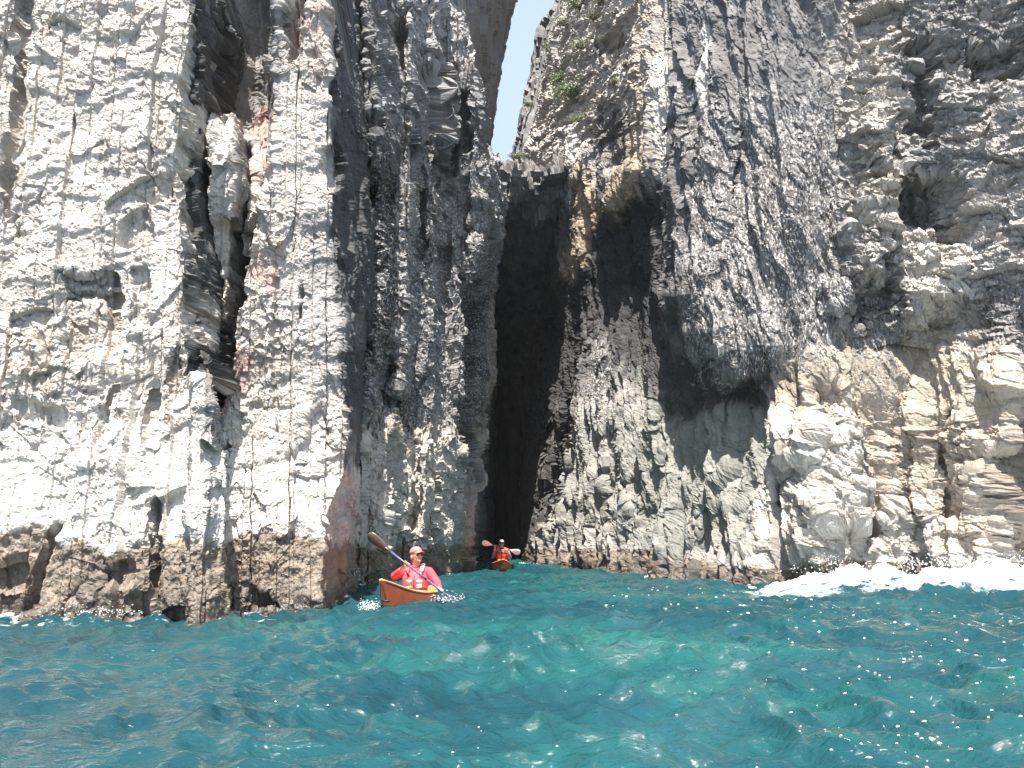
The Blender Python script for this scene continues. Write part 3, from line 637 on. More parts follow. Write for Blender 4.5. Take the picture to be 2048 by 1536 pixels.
# back of the cave
bm = bmesh.new()
g = 40
vs = [[bm.verts.new((-3.5+7.5*i/g, 58+0.8*math.sin(i*0.9+j*0.3)+0.4*math.sin(j*1.7), -1+20*j/g)) for i in range(g+1)] for j in range(g+1)]
for j in range(g):
    for i in range(g): bm.faces.new((vs[j][i], vs[j][i+1], vs[j+1][i+1], vs[j+1][i]))
me = bpy.data.meshes.new('cave_back'); bm.to_mesh(me); bm.free()
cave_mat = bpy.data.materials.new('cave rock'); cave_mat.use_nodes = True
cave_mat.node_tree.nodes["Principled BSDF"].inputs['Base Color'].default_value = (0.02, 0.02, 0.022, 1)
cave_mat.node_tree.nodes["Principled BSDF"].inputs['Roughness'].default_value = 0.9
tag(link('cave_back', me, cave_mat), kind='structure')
# ------------------------------------------------------------------ the sea
_rw = random.Random(5)
WAVES = []
for lam, amp, n in ((7.0, 0.034, 3), (3.6, 0.019, 5), (1.9, 0.0135, 7), (1.0, 0.0115, 10), (0.55, 0.0088, 14), (0.30, 0.0056, 20), (0.17, 0.0028, 24)):
    for i in range(n):
        a = math.radians(-100 + _rw.gauss(0, 48)); L_ = lam*_rw.uniform(0.75, 1.3)
        WAVES.append((math.cos(a), math.sin(a), 2*math.pi/L_, amp*_rw.uniform(0.6, 1.3), _rw.uniform(0, 6.28)))
def sea(x, y, fine=True):
    x = np.asarray(x, float); y = np.asarray(y, float)
    wx = x + 0.35*vnoise(x*0.5, y*0.5, x*0+3.3, 5); wy = y + 0.35*vnoise(x*0.5+9, y*0.5, x*0+1.3, 6)
    h = 0*x; dx = 0*x; dy = 0*x
    for (cx, cy, k, A, ph) in WAVES:
        if not fine and k > 12: continue
        th = k*(cx*wx+cy*wy)+ph
        h = h + A*np.cos(th); dx = dx - cx*A*0.55*np.sin(th); dy = dy - cy*A*0.55*np.sin(th)
    g = 0.75+0.5*vnoise(x*0.25, y*0.25, x*0+8.1, 9)
    h = h*g
    # swell heaping up against the right-hand rocks
    sw = np.exp(-((y-13.6)/1.3)**2)*sstep(3.4, 6.0, x)
    h = h + 0.24*sw
    # gentle hump under the bow of the near kayak and by the far one
    h = h + 0.085*np.exp(-((x+1.45)**2+(y-10.1)**2)/1.0)
    return h, dx*g, dy*g
NY, NX = 1000, 820
ys = np.concatenate([np.linspace(-3, 2.4, 30), 2.5*np.exp(np.linspace(0, math.log(62/2.5), NY))])
tt = np.linspace(-1, 1, NX)
XX = tt[None, :]*(np.maximum(ys, 2.5)*0.76+1.5)[:, None]
YY = np.broadcast_to(ys[:, None], XX.shape)
h, dx, dy = sea(XX, YY)
Pw = np.stack([XX+dx, YY+dy, h], -1)
foam = np.zeros(h.shape)
# froth along the right-hand rocks and a trailing tongue to the left of it
fr = np.exp(-((YY-14.6)/1.1)**2)*sstep(4.2, 5.4, XX)*0.95
fr2 = np.exp(-((YY-(14.6-0.25*(XX-2.5)))/0.8)**2)*sstep(2.6, 4.4, XX)*0.60
fr3 = 0.58*np.exp(-((YY-(13.3-0.16*(XX-5)))/0.75)**2)*sstep(2.2, 4.6, XX)
foam = np.maximum(foam, np.maximum(np.maximum(fr, fr2), fr3))
fl = np.exp(-((YY-(8.8+0.25*(XX+5)))/0.22)**2)*sstep(-4.6, -5.2, XX)*0.8
fl2 = np.exp(-((YY-10.0)/0.35)**2)*sstep(-2.6, -3.0, XX)*sstep(-4.1, -3.8, XX)*0.7
foam = np.maximum(foam, np.maximum(fl, fl2))
foam = np.maximum(foam, 0.42*np.exp(-((YY-8.9)/1.1)**2)*sstep(-2.5, -4.0, XX))
# thin scattered froth in the bottom right
foam = np.maximum(foam, 0.26*sstep(0.8, 2.6, XX)*sstep(9, 6, YY)*sstep(2.5, 4.0, YY))
crest = sstep(0.07, 0.2, h)
# wash where the water touches rock
cell = 0.08; gx0, gy0, gn, gm = -14.0, 6.0, 380, 420
occ = np.zeros((gm, gn))
for nm_ in ('cliff_left', 'cliff_middle', 'cliff_right'):
    S_ = SURF[nm_]; S_ = S_[np.abs(S_[:, 2]-0.05) < 0.12]
    ii = ((S_[:, 0]-gx0)/cell).astype(int); jj = ((S_[:, 1]-gy0)/cell).astype(int)
    ok = (ii >= 0) & (ii < gn) & (jj >= 0) & (jj < gm); occ[jj[ok], ii[ok]] = 1
near = occ.copy()
for _ in range(5):
    e_ = np.pad(near, 1); near = np.maximum(near, 0.80*np.maximum.reduce([e_[:-2, 1:-1], e_[2:, 1:-1], e_[1:-1, :-2], e_[1:-1, 2:]]))
fi = (XX-gx0)/cell; fj = (YY-gy0)/cell
ok = (fi > 0) & (fi < gn-2) & (fj > 0) & (fj < gm-2); i0 = np.where(ok, fi, 0).astype(int); j0 = np.where(ok, fj, 0).astype(int)
wash = np.where(ok, near[j0, i0], 0)
foam = np.maximum(foam, wash*(0.50+0.35*vnoise(XX*0.9, YY*0.9, XX*0, 21)))
me = grid_mesh('sea', Pw, None, dict(foam=foam, crest=crest), flip=False)
wm = bpy.data.materials.new('sea water'); wm.use_nodes = True
n = wm.node_tree.nodes; l = wm.node_tree.links; b = n["Principled BSDF"]
geo = n.new('ShaderNodeNewGeometry')
def tex(kind, scale, detail=3, vec=None, **kw):
    t = n.new(kind); t.inputs['Scale'].default_value = scale
    if 'Detail' in t.inputs: t.inputs['Detail'].default_value = detail
    l.new(vec or geo.outputs['Position'], t.inputs['Vector'])
    return t
mp = n.new('ShaderNodeMapping'); mp.inputs['Scale'].default_value = (0.55, 1.0, 1.0); l.new(geo.outputs['Position'], mp.inputs[0])
big = tex('ShaderNodeTexNoise', 0.22, 2, mp.outputs[0]); mid = tex('ShaderNodeTexNoise', 1.1, 4, mp.outputs[0])
ramp = n.new('ShaderNodeValToRGB')
e = ramp.color_ramp.elements; e[0].position = 0.40; e[0].color = (0.005, 0.032, 0.043, 1); e[1].position = 0.61; e[1].color = (0.010, 0.072, 0.068, 1)
em = ramp.color_ramp.elements.new(0.5); em.color = (0.007, 0.047, 0.056, 1)
sum_ = n.new('ShaderNodeMath'); sum_.operation = 'MULTIPLY_ADD'; sum_.inputs[1].default_value = 0.35
l.new(mid.outputs[0], sum_.inputs[0]); 
sc = n.new('ShaderNodeMath'); sc.operation = 'MULTIPLY'; sc.inputs[1].default_value = 0.65; l.new(big.outputs[0], sc.inputs[0]); l.new(sc.outputs[0], sum_.inputs[2])
l.new(sum_.outputs[0], ramp.inputs[0])
fo = n.new('ShaderNodeAttribute'); fo.attribute_name = 'foam'
f1 = tex('ShaderNodeTexNoise', 3.2, 8); f1.inputs['Roughness'].default_value = 0.75
f1m = n.new('ShaderNodeMath'); f1m.operation = 'ADD'; l.new(f1.outputs[0], f1m.inputs[0]); l.new(fo.outputs['Fac'], f1m.inputs[1])
fr_ = n.new('ShaderNodeMapRange'); fr_.inputs[1].default_value = 0.97; fr_.inputs[2].default_value = 1.15; l.new(f1m.outputs[0], fr_.inputs[0])
mixc = n.new('ShaderNodeMix'); mixc.data_type = 'RGBA'; l.new(fr_.outputs[0], mixc.inputs[0]); l.new(ramp.outputs[0], mixc.inputs[6]); mixc.inputs[7].default_value = (0.80, 0.84, 0.86, 1)
l.new(mixc.outputs[2], b.inputs['Base Color'])
rr = n.new('ShaderNodeMapRange'); rr.inputs[3].default_value = 0.04; rr.inputs[4].default_value = 0.6; l.new(fr_.outputs[0], rr.inputs[0]); l.new(rr.outputs[0], b.inputs['Roughness'])
b.inputs['IOR'].default_value = 1.33
b1 = tex('ShaderNodeTexNoise', 7, 5, mp.outputs[0]); b1.inputs['Roughness'].default_value = 0.6
b2 = tex('ShaderNodeTexNoise', 26, 3, mp.outputs[0])
bs = n.new('ShaderNodeMath'); bs.operation = 'MULTIPLY_ADD'; bs.inputs[1].default_value = 0.35; l.new(b2.outputs[0], bs.inputs[0]); l.new(b1.outputs[0], bs.inputs[2])
bp = n.new('ShaderNodeBump'); bp.inputs['Strength'].default_value = 1.0; bp.inputs['Distance'].default_value = 0.042
l.new(bs.outputs[0], bp.inputs['Height']); l.new(bp.outputs[0], b.inputs['Normal'])
tag(link('sea', me, wm), kind='structure')
# ------------------------------------------------------------------ simple procedural materials
def mat(name, col, rough=0.5, var=0.12, scale=20, bump=0.0, spec=0.5, coat=0.0, bscale=60):
    m = bpy.data.materials.new(name); m.use_nodes = True
    n = m.node_tree.nodes; l = m.node_tree.links; b = n["Principled BSDF"]
    tc = n.new('ShaderNodeTexCoord'); t = n.new('ShaderNodeTexNoise'); t.inputs['Scale'].default_value = scale; t.inputs['Detail'].default_value = 5
    l.new(tc.outputs['Object'], t.inputs['Vector'])
    mr = n.new('ShaderNodeMapRange'); mr.inputs[1].default_value = 0.3; mr.inputs[2].default_value = 0.7; mr.inputs[3].default_value = 1-var; mr.inputs[4].default_value = 1+var
    l.new(t.outputs[0], mr.inputs[0])
    v = n.new('ShaderNodeVectorMath'); v.operation = 'SCALE'; v.inputs[0].default_value = col[:3]; l.new(mr.outputs[0], v.inputs['Scale'])
    l.new(v.outputs[0], b.inputs['Base Color'])
    b.inputs['Roughness'].default_value = rough; b.inputs['Specular IOR Level'].default_value = spec
    b.inputs['Coat Weight'].default_value = coat
    if bump:
        t2 = n.new('ShaderNodeTexNoise'); t2.inputs['Scale'].default_value = bscale; t2.inputs['Detail'].default_value = 4; l.new(tc.outputs['Object'], t2.inputs['Vector'])
        bp = n.new('ShaderNodeBump'); bp.inputs['Strength'].default_value = bump; bp.inputs['Distance'].default_value = 0.01
        l.new(t2.outputs[0], bp.inputs['Height']); l.new(bp.outputs[0], b.inputs['Normal'])
    return m
M_ = dict(
    hull=mat('orange hull plastic', (0.82, 0.14, 0.03), 0.5, 0.12, 6, 0.08),
    deck=mat('pale orange deck plastic', (0.80, 0.21, 0.05), 0.45, 0.10, 8, 0.08),
    seam=mat('dark seam', (0.06, 0.03, 0.03), 0.5), trim=mat('light rim band', (0.85, 0.40, 0.16), 0.4),
    yellow=mat('yellow deck hatch', (0.80, 0.45, 0.05), 0.5), cord=mat('black deck cord', (0.02, 0.02, 0.025), 0.6),
    skin=mat('skin', (0.52, 0.31, 0.22), 0.5, 0.10, 30), red=mat('red paddling top', (0.70, 0.060, 0.085), 0.8, 0.15, 12, 0.5, bscale=25),
    pinkcap=mat('faded red cap cloth', (0.72, 0.18, 0.18), 0.8, 0.12, 30), vest=mat('red vest cloth', (0.72, 0.11, 0.13), 0.8, 0.15, 20, 0.5, bscale=30),
    greyp=mat('grey vest pocket', (0.50, 0.50, 0.54), 0.7, 0.2, 30, 0.4), whitep=mat('pale strap webbing', (0.72, 0.68, 0.62), 0.7),
    shaft=mat('blue grey paddle shaft', (0.09, 0.09, 0.20), 0.35), blade=mat('dark paddle blade', (0.085, 0.07, 0.06), 0.28, 0.2, 14),
    wblade=mat('white paddle blade', (0.82, 0.82, 0.80), 0.3, 0.03), orange=mat('orange vest cloth', (0.75, 0.10, 0.045), 0.75, 0.12, 20, 0.5, bscale=30),
    navy=mat('navy cloth', (0.025, 0.03, 0.075), 0.8, 0.2, 30), white=mat('white cloth', (0.75, 0.75, 0.75), 0.8, 0.05), hair=mat('grey hair', (0.22, 0.20, 0.18), 0.8, 0.3, 60),
    dark=mat('dark glass', (0.01, 0.01, 0.012), 0.15), eye=mat('eye white', (0.6, 0.58, 0.55), 0.3), lip=mat('lip', (0.35, 0.12, 0.10), 0.5),
    slate=mat('slate blue sleeve', (0.16, 0.18, 0.26), 0.8, 0.2, 20, 0.4, bscale=30),
)

class MB:
    """collects shapes and links them as one mesh"""
    def __init__(s): s.bm = bmesh.new()
    def tube(s, pts, rads, seg=12, flat=1.0, up=None):
        pts = [Vector(p) for p in pts]; rings = []
        n = len(pts)
        for i, p in enumerate(pts):
            d = (pts[min(i+1, n-1)]-pts[max(i-1, 0)]).normalized()
            u = Vector(up) if up else (Vector((0, 0, 1)) if abs(d.z) < 0.9 else Vector((0, 1, 0)))
            a = d.cross(u).normalized(); b_ = a.cross(d).normalized()
            r = rads[i]
            rings.append([s.bm.verts.new(p + a*math.cos(t)*r + b_*math.sin(t)*r*flat) for t in (2*math.pi*k/seg for k in range(seg))])
        for A, B in zip(rings, rings[1:]):
            for k in range(seg): s.bm.faces.new((A[k], A[(k+1) % seg], B[(k+1) % seg], B[k]))
        s.bm.faces.new(list(reversed(rings[0]))); s.bm.faces.new(rings[-1])
        return s
    def limb(s, p0, r0, p1, r1):
        """tapered limb with rounded ends"""
        p0, p1 = Vector(p0), Vector(p1); d = (p1-p0).normalized()
        pts, rr = [], []
        for k in range(5):
            a = math.pi/2*(k/4.0); pts.append(p0-d*r0*math.cos(a)*0.98); rr.append(max(r0*math.sin(a), r0*0.05))
        for k in range(1, 5): pts.append(p0.lerp(p1, k/5)); rr.append(r0+(r1-r0)*k/5)
        for k in range(5):
            a = math.pi/2*(k/4.0); pts.append(p1+d*r1*math.sin(a)*0.98); rr.append(max(r1*math.cos(a), r1*0.05))
        return s.tube(pts, rr, 14)
    def ball(s, c, r, rot=None, seg=20):
        m = Matrix.Translation(c) @ (rot.to_matrix().to_4x4() if rot else Matrix()) @ Matrix.Diagonal((*r, 1))
        bmesh.ops.create_uvsphere(s.bm, u_segments=seg, v_segments=seg*2//3, radius=1, matrix=m); return s
    def box(s, c, size, rot=None, bev=0.0):
        m = Matrix.Translation(c) @ (rot.to_matrix().to_4x4() if rot else Matrix()) @ Matrix.Diagonal((*size, 1))
        g = bmesh.ops.create_cube(s.bm, size=1, matrix=m)
        if bev:
            ed = {e for v in g['verts'] for e in v.link_edges}
            bmesh.ops.bevel(s.bm, geom=list(ed), offset=bev, segments=2, affect='EDGES', profile=0.6)
        return s
    def build(s, name, material, parent=None, voxel=0, smooth=True, fair=0):
        bmesh.ops.recalc_face_normals(s.bm, faces=s.bm.faces)
        me = bpy.data.meshes.new(name); s.bm.to_mesh(me); s.bm.free()
        o = link(name, me, material, parent, smooth)
        if voxel:
            r = o.modifiers.new('remesh', 'REMESH'); r.mode = 'VOXEL'; r.voxel_size = voxel; r.use_smooth_shade = True
            if fair:
                f = o.modifiers.new('smooth', 'SMOOTH'); f.factor = 0.5; f.iterations = fair
        return o

# ------------------------------------------------------------------ kayak
def make_kayak(label, loc, heading, roll, pitch, length=5.0, beam=0.58, mats=('hull', 'deck'), tip=0.25):
    root = empty('kayak', loc)
    d = Vector(heading).normalized()
    root.rotation_euler = (Matrix.Rotation(math.atan2(d.y, d.x), 3, 'Z') @ Matrix.Rotation(pitch, 3, 'Y') @ Matrix.Rotation(roll, 3, 'X')).to_euler()
    tag(root, label, 'kayak', 'orange sea kayaks')
    N = 72; hl = length/2
    T = [-1+2*i/N for i in range(N+1)]
    def hb(t): return beam/2*max(0.0, 1-abs(t)**2.3)**0.85 + 0.004
    def sheer(t): return 0.17 + tip*max(0, t)**3.2 + 0.13*max(0, -t)**3
    def xx(t, z):                 # the stem rakes forward with height
        over = 0.30*max(0, t)**10*(z-0.05)/0.4 - 0.15*max(0, -t)**10*(z-0.05)/0.3
        return t*hl*0.94 + over
    def keel(t): return -0.12 + 0.14*abs(t)**5
    hull, rub, deck = MB(), MB(), MB()
    prof = [(1.0, 1.0), (1.0, 0.80), (0.97, 0.55), (0.86, 0.30), (0.62, 0.10), (0.30, 0.02), (0, 0)]
    rings = []
    for t in T:
        s_, k_, b_ = sheer(t), keel(t), hb(t)
        sharp = abs(t)**3
        ring = []
        for (fy, fz) in prof:
            z = k_+(s_-k_)*fz; y = b_*(fy*(1-sharp*0.55*(1-fz))) if fy else 0
            ring.append((xx(t, z), y, z))
        rings.append([hull.bm.verts.new(p) for p in ring] + [hull.bm.verts.new((x, -y, z)) for (x, y, z) in reversed(ring[:-1])])
    for A, B in zip(rings, rings[1:]):
        for k in range(len(A)-1): hull.bm.faces.new((A[k], B[k], B[k+1], A[k+1]))
    hull.bm.faces.new(rings[-1]); hull.bm.faces.new(list(reversed(rings[0])))
    hull.build('hull', M_[mats[0]], root)
    # deck: cambered, with a cockpit opening near the middle
    rings = []; K = 14
    def camber(t): return 0.075*(1-abs(t)**4)*(1 if t > 0 else 0.7)
    cx0, cx1 = -0.20, 0.12
    for t in T:
        s_, b_ = sheer(t), hb(t)
        row = []
        for k in range(K+1):
            f = -1+2*k/K
            z = s_ + 0.002 + camber(t)*(1-abs(f)**1.7)
            row.append(deck.bm.verts.new((xx(t, s_), b_*f*0.985, z)))
        rings.append(row)
    for i, (A, B) in enumerate(zip(rings, rings[1:])):
        tm_ = (T[i]+T[i+1])/2
        for k in range(K):
            fm = -1+2*(k+0.5)/K
            e = ((tm_-(cx0+cx1)/2)/((cx1-cx0)/2))**2 + (fm/0.68)**2
            if e < 1: continue
            deck.bm.faces.new((A[k], A[k+1], B[k+1], B[k]))
    dk = deck.build('deck', M_[mats[1]], root)
    # light rim band and dark seam round the sheer
    for sgn in (1, -1):
        rub.tube([(xx(t, sheer(t)), sgn*(hb(t)+0.002), sheer(t)-0.004) for t in T], [0.013]*(N+1), 8)
    rub.build('rim_band', M_['trim'], root)
    sm = MB()
    for sgn in (1, -1): sm.tube([(xx(t, sheer(t)-0.03), sgn*(hb(t)+0.001), sheer(t)-0.026) for t in T[2:-1]], [0.006]*(N-2), 6)
    sm.build('seam', M_['seam'], root)
    # cockpit rim
    cr = MB(); c0 = (cx0+cx1)/2*hl*0.94; cl = (cx1-cx0)/2*hl*0.94
    pts = []
    for k in range(41):
        a = 2*math.pi*k/40; y = 0.68*beam/2*math.sin(a)
        pts.append((c0+cl*math.cos(a), y, sheer(0)+camber(0)*(1-0.68**1.7*abs(math.sin(a)))+0.03))
    cr.tube(pts, [0.016]*41, 8); rim = cr.build('cockpit_rim', M_['seam'], root)
    # hatch, deck cords, grab loop, spray cover round the paddler
    h = MB(); h.tube([(1.02, 0, 0.255), (1.02, 0, 0.268), (1.02, 0, 0.275)], [0.155, 0.155, 0.12], 28, up=(1, 0, 0)); h.build('hatch', M_['yellow'], root)
    for (a, b_) in (((0.42, 0.20), (0.80, -0.17)), ((0.42, -0.20), (0.80, 0.17)), ((0.80, 0.19), (1.25, -0.14)), ((0.80, -0.19), (1.25, 0.14)), ((1.25, 0.13), (1.75, -0.07)), ((1.25, -0.13), (1.75, 0.07))):
        c = MB(); pts = []
        for k in range(9):
            f = k/8; x = a[0]+(b_[0]-a[0])*f; y = a[1]+(b_[1]-a[1])*f; t = x/(hl*0.94)
            pts.append((x, y, sheer(t)+camber(t)*(1-min(1, abs(y)/hb(t))**1.7)+0.010))
        c.tube(pts, [0.005]*9, 6); c.build('deck_cord', M_['cord'], root)
    g = MB(); tipx = xx(0.985, sheer(0.985)); tz_ = sheer(0.985)
    g.tube([(tipx-0.03, 0, tz_-0.02), (tipx+0.015, 0.012, tz_-0.09), (tipx-0.03, 0.018, tz_-0.20), (tipx-0.05, 0.02, tz_-0.24)], [0.005]*4, 6)
    g.tube([(tipx-0.05, -0.04, tz_-0.235), (tipx-0.05, 0.06, tz_-0.245)], [0.014]*2, 8); g.build('grab_loop', M_['cord'], root)
    b = MB(); b.ball((tipx-0.015, 0, tz_-0.005), (0.03, 0.022, 0.024)); b.build('bow_cap', M_['trim'], root)
    sp = MB(); sp.tube([(c0-0.02, 0, 0.235), (c0-0.02, 0, 0.262), (c0-0.10, 0, 0.315), (c0-0.12, 0, 0.33)], [0.33, 0.31, 0.19, 0.15], 28, flat=0.60, up=(0, 1, 0))
    return root

# ------------------------------------------------------------------ paddle
def make_paddle(label, pA, pB, face, mats=('shaft', 'blade'), blade_l=0.46, blade_w=0.17, group='kayak paddles', twistB=0.0):
    """pA, pB: the two blade tips"""
    pA, pB = Vector(pA), Vector(pB); mid = (pA+pB)/2; d = (pB-pA).normalized(); L_ = (pB-pA).length
    f = Vector(face); f = (f-d*f.dot(d)).normalized(); w = d.cross(f)
    root = empty('paddle', mid); root.rotation_euler = Matrix((d, w, f)).transposed().to_euler()
    tag(root, label, 'paddle', group)
    sh = MB(); hs = L_/2-blade_l*0.82
    sh.tube([(-hs, 0, 0), (-hs/2, 0, 0), (0, 0, 0), (hs/2, 0, 0), (hs, 0, 0)], [0.0155]*5, 14); sh.build('shaft', M_[mats[0]], root)
    fe = MB(); fe.tube([(-0.04, 0, 0), (0.04, 0, 0)], [0.0185]*2, 14); fe.build('ferrule', M_['cord'], root)
    outl = [(0, 0.016), (0.08, 0.022), (0.16, 0.05), (0.26, 0.082), (0.36, 0.090), (0.42, 0.080), (0.455, 0.055), (0.47, 0.02)]
    for sgn in (-1, 1):
        b = MB(); K = 10; rows = []
        tw = twistB if sgn > 0 else 0.0
        for (u, hw) in [(a*blade_l/0.47, c*blade_w/0.18) for a, c in outl]:
            top, bot = [], []
            for k in range(K+1):
                q = -1+2*k/K; y = hw*q*(0.92 if q < 0 else 1.0)
                cup = -0.020*(u/blade_l)*(1-q*q) + 0.006; th = 0.004 + 0.012*max(0, 1-u/(0.5*blade_l))*(1-q*q)
                ry, rz = y*math.cos(tw)-cup*math.sin(tw), y*math.sin(tw)+cup*math.cos(tw)
                x = sgn*(L_/2-blade_l+u)
                top.append(b.bm.verts.new((x, ry, rz+th))); bot.append(b.bm.verts.new((x, ry, rz-th)))
            rows.append(top+list(reversed(bot)))
        for A, B in zip(rows, rows[1:]):
            for k in range(len(A)): b.bm.faces.new((A[k], A[(k+1) % len(A)], B[(k+1) % len(A)], B[k]))
        b.bm.faces.new(rows[0]); b.bm.faces.new(list(reversed(rows[-1])))
        bl = b.build('blade', M_[mats[1]], root)
        c = MB(); c.tube([(sgn*(hs-0.02), 0, 0), (sgn*(hs+0.05), 0, 0), (sgn*(hs+0.12), 0, 0)], [0.0175, 0.018, 0.008], 12); c.build('rib', M_[mats[1]], bl)
    return root

# ------------------------------------------------------------------ person sitting in a kayak
def make_person(label, loc, rz, P, look, cfg, group=None):
    """P: joints in metres from the seat, -y towards the bow; look: (yaw, tilt) of the head"""
    root = empty('person', loc, (0, 0, rz)); tag(root, label, 'person', group)
    V = {k: Vector(v) for k, v in P.items()}
    hc = V['head']; R = Euler((look[1], 0, look[0]), 'XYZ')
    def H(x, y, z): return hc + R.to_matrix() @ Vector((x, y, z))
    body = MB()
    # hips, legs inside the boat, trunk, neck
    body.limb((0, 0.02, 0.02), 0.15, V['waist'], 0.13).limb(V['waist'], 0.13, V['chest'], 0.145)
    body.limb(V['chest'], 0.12, V['neck'], 0.06).limb(V['neck']-Vector((0, 0, 0.02)), 0.058, H(0, 0.02, -0.07), 0.056)
    for s in (1, -1):
        body.limb((0.08*s, 0, 0.01), 0.085, (0.12*s, -0.42, 0.07), 0.062).limb((0.12*s, -0.42, 0.07), 0.056, (0.08*s, -0.80, -0.01), 0.040)
        body.limb((0.08*s, -0.80, -0.01), 0.036, (0.085*s, -0.88, 0.06), 0.028)
    # head
    body.ball(H(0, 0.01, 0.025), (0.077, 0.096, 0.098), R).ball(H(0, -0.022, -0.045), (0.058, 0.066, 0.068), R)
    body.ball(H(0, -0.074, -0.088), (0.024, 0.018, 0.018), R).ball(H(0, -0.098, -0.018), (0.012, 0.016, 0.026), R).ball(H(0, -0.104, -0.030), (0.016, 0.013, 0.011), R)
    body.ball(H(0, -0.082, -0.060), (0.026, 0.012, 0.010), R).ball(H(0, -0.078, 0.030), (0.052, 0.018, 0.012), R)
    for s in (1, -1): body.ball(H(0.079*s, 0.012, -0.012), (0.012, 0.022, 0.033), R).ball(H(0.040*s, -0.066, -0.028), (0.022, 0.018, 0.016), R)
    # arms and hands; fingers close round the shaft
    for s, nm in ((-1, 'R'), (1, 'L')):
        sh_, el, ha = V['shoulder'+nm], V['elbow'+nm], V['hand'+nm]
        wr = ha + (el-ha).normalized()*0.085
        body.limb(sh_, 0.052, el, 0.040).limb(el, 0.040, wr, 0.027)
        ax = V['shaft'].normalized()                 # along the shaft
        fwd = (ha-wr).normalized(); fwd = (fwd-ax*fwd.dot(ax)).normalized()
        out = ax.cross(fwd).normalized()
        side = cfg.get('curl', 1)
        palm = ha - fwd*0.030
        body.limb(wr, 0.026, palm+ax*0.0, 0.030)
        body.limb(palm+ax*0.026, 0.019, palm-ax*0.030, 0.017)
        rs = 0.0165
        for q, ln in ((0.036, 0.92), (0.012, 1.0), (-0.012, 0.96), (-0.036, 0.80)):
            prev = palm + ax*q*0.95 + out*0.006*side
            for a_, rr_ in ((200, 0.0105), (265, 0.0100), (330, 0.0095), (395*ln, 0.0085)):
                # walk round the shaft
                t_ = math.radians(a_)
                rad = rs+0.0095
                p = ha + ax*q + (fwd*(-math.cos(math.radians(180)-t_+math.pi)) + out*side*math.sin(t_-math.pi)*-1)*rad
                body.limb(prev, rr_+0.0005, p, rr_); prev = p
        tb = palm + ax*0.040*(1 if nm == 'R' else -1)*-1*cfg.get('thumb', 1)
        m1 = tb - out*0.022*side + fwd*0.012; m2 = m1 + fwd*0.028 + out*0.004*side
        body.limb(palm, 0.015, tb, 0.013).limb(tb, 0.013, m1, 0.0115).limb(m1, 0.011, m2, 0.0095)
    body.build('body', M_['skin'], root, voxel=0.0055, fair=2)
    # face details
    for s in (1, -1):
        e = MB(); e.ball(H(0.031*s, -0.0865, 0.004), (0.013, 0.008, 0.008), R, 12); eo = e.build('eye', M_['eye'], root)
        e = MB(); e.ball(H(0.031*s, -0.0935, 0.004), (0.0055, 0.003, 0.0055), R, 10); e.build('iris', M_['dark'], eo)
    e = MB(); e.tube([H(-0.026, -0.088, -0.057), H(-0.012, -0.0955, -0.060), H(0.012, -0.0955, -0.060), H(0.026, -0.088, -0.057)], [0.003, 0.005, 0.005, 0.003], 8); e.build('mouth', M_['lip'], root)
    if cfg.get('glasses'):
        g = MB()
        for s in (1, -1): g.ball(H(0.033*s, -0.096, 0.004), (0.026, 0.007, 0.018), R, 14)
        g.tube([H(-0.012, -0.100, 0.008), H(0.012, -0.100, 0.008)], [0.003]*2, 6)
        for s in (1, -1): g.tube([H(0.056*s, -0.092, 0.008), H(0.082*s, -0.03, 0.008), H(0.083*s, 0.02, 0.004)], [0.003]*3, 6)
        g.build('sunglasses', M_['dark'], root)
    hr = MB(); hr.ball(H(0, 0.036, -0.004), (0.081, 0.078, 0.080), R); hr.build('hair', M_['hair'], root)
    # cap: crown, button and a curved peak
    c = MB(); K = 24; rows = []
    for j in range(9):
        a = math.radians(90*j/8); r = math.cos(a)**0.75 if j < 8 else 0.02
        rows.append([c.bm.verts.new(H(0.089*r*math.cos(2*math.pi*k/K), 0.008+0.107*r*math.sin(2*math.pi*k/K), 0.042+0.095*math.sin(a)**0.9)) for k in range(K)])
    for A, B in zip(rows, rows[1:]):
        for k in range(K): c.bm.faces.new((A[k], A[(k+1) % K], B[(k+1) % K], B[k]))
    c.bm.faces.new(rows[-1])
    cap = c.build('cap', M_[cfg['cap']], root)
    sd = cap.modifiers.new('thick', 'SOLIDIFY'); sd.thickness = 0.004
    pk = MB(); rows = []
    for j in range(7):
        f = j/6; row = []
        for k in range(13):
            q = -1+2*k/12
            row.append(pk.bm.verts.new(H(0.080*q*(1-0.22*f*f), -0.062-0.034*(1-q*q)**0.5 - 0.075*f*(1-q*q*0.75)**0.5, 0.052-0.012*f-0.020*q*q-0.010*f*f)))
        rows.append(row)
    for A, B in zip(rows, rows[1:]):
        for k in range(12): pk.bm.faces.new((A[k], A[k+1], B[k+1], B[k]))
    po = pk.build('peak', M_[cfg['peak']], cap); sd = po.modifiers.new('thick', 'SOLIDIFY'); sd.thickness = 0.004
    bt = MB(); bt.ball(H(0, 0.008, 0.139), (0.008, 0.008, 0.005), R, 10); bt.build('button', M_[cfg['cap']], cap)
    if cfg.get('front'):
        fp = MB(); rows = []
        for j in range(5):
            a = math.radians(6+12*j); r = math.cos(a)**0.75
            rows.append([fp.bm.verts.new(H(0.0915*r*math.cos(t_), 0.008+0.1105*r*math.sin(t_), 0.042+0.097*math.sin(a)**0.9)) for t_ in (math.radians(-140+10*k) for k in range(11))])
        for A, B in zip(rows, rows[1:]):
            for k in range(10): fp.bm.faces.new((A[k], A[k+1], B[k+1], B[k]))
        fo_ = fp.build('front_panel', M_[cfg['front']], cap); sd = fo_.modifiers.new('thick', 'SOLIDIFY'); sd.thickness = 0.003
    # jacket with sleeves
    j = MB()
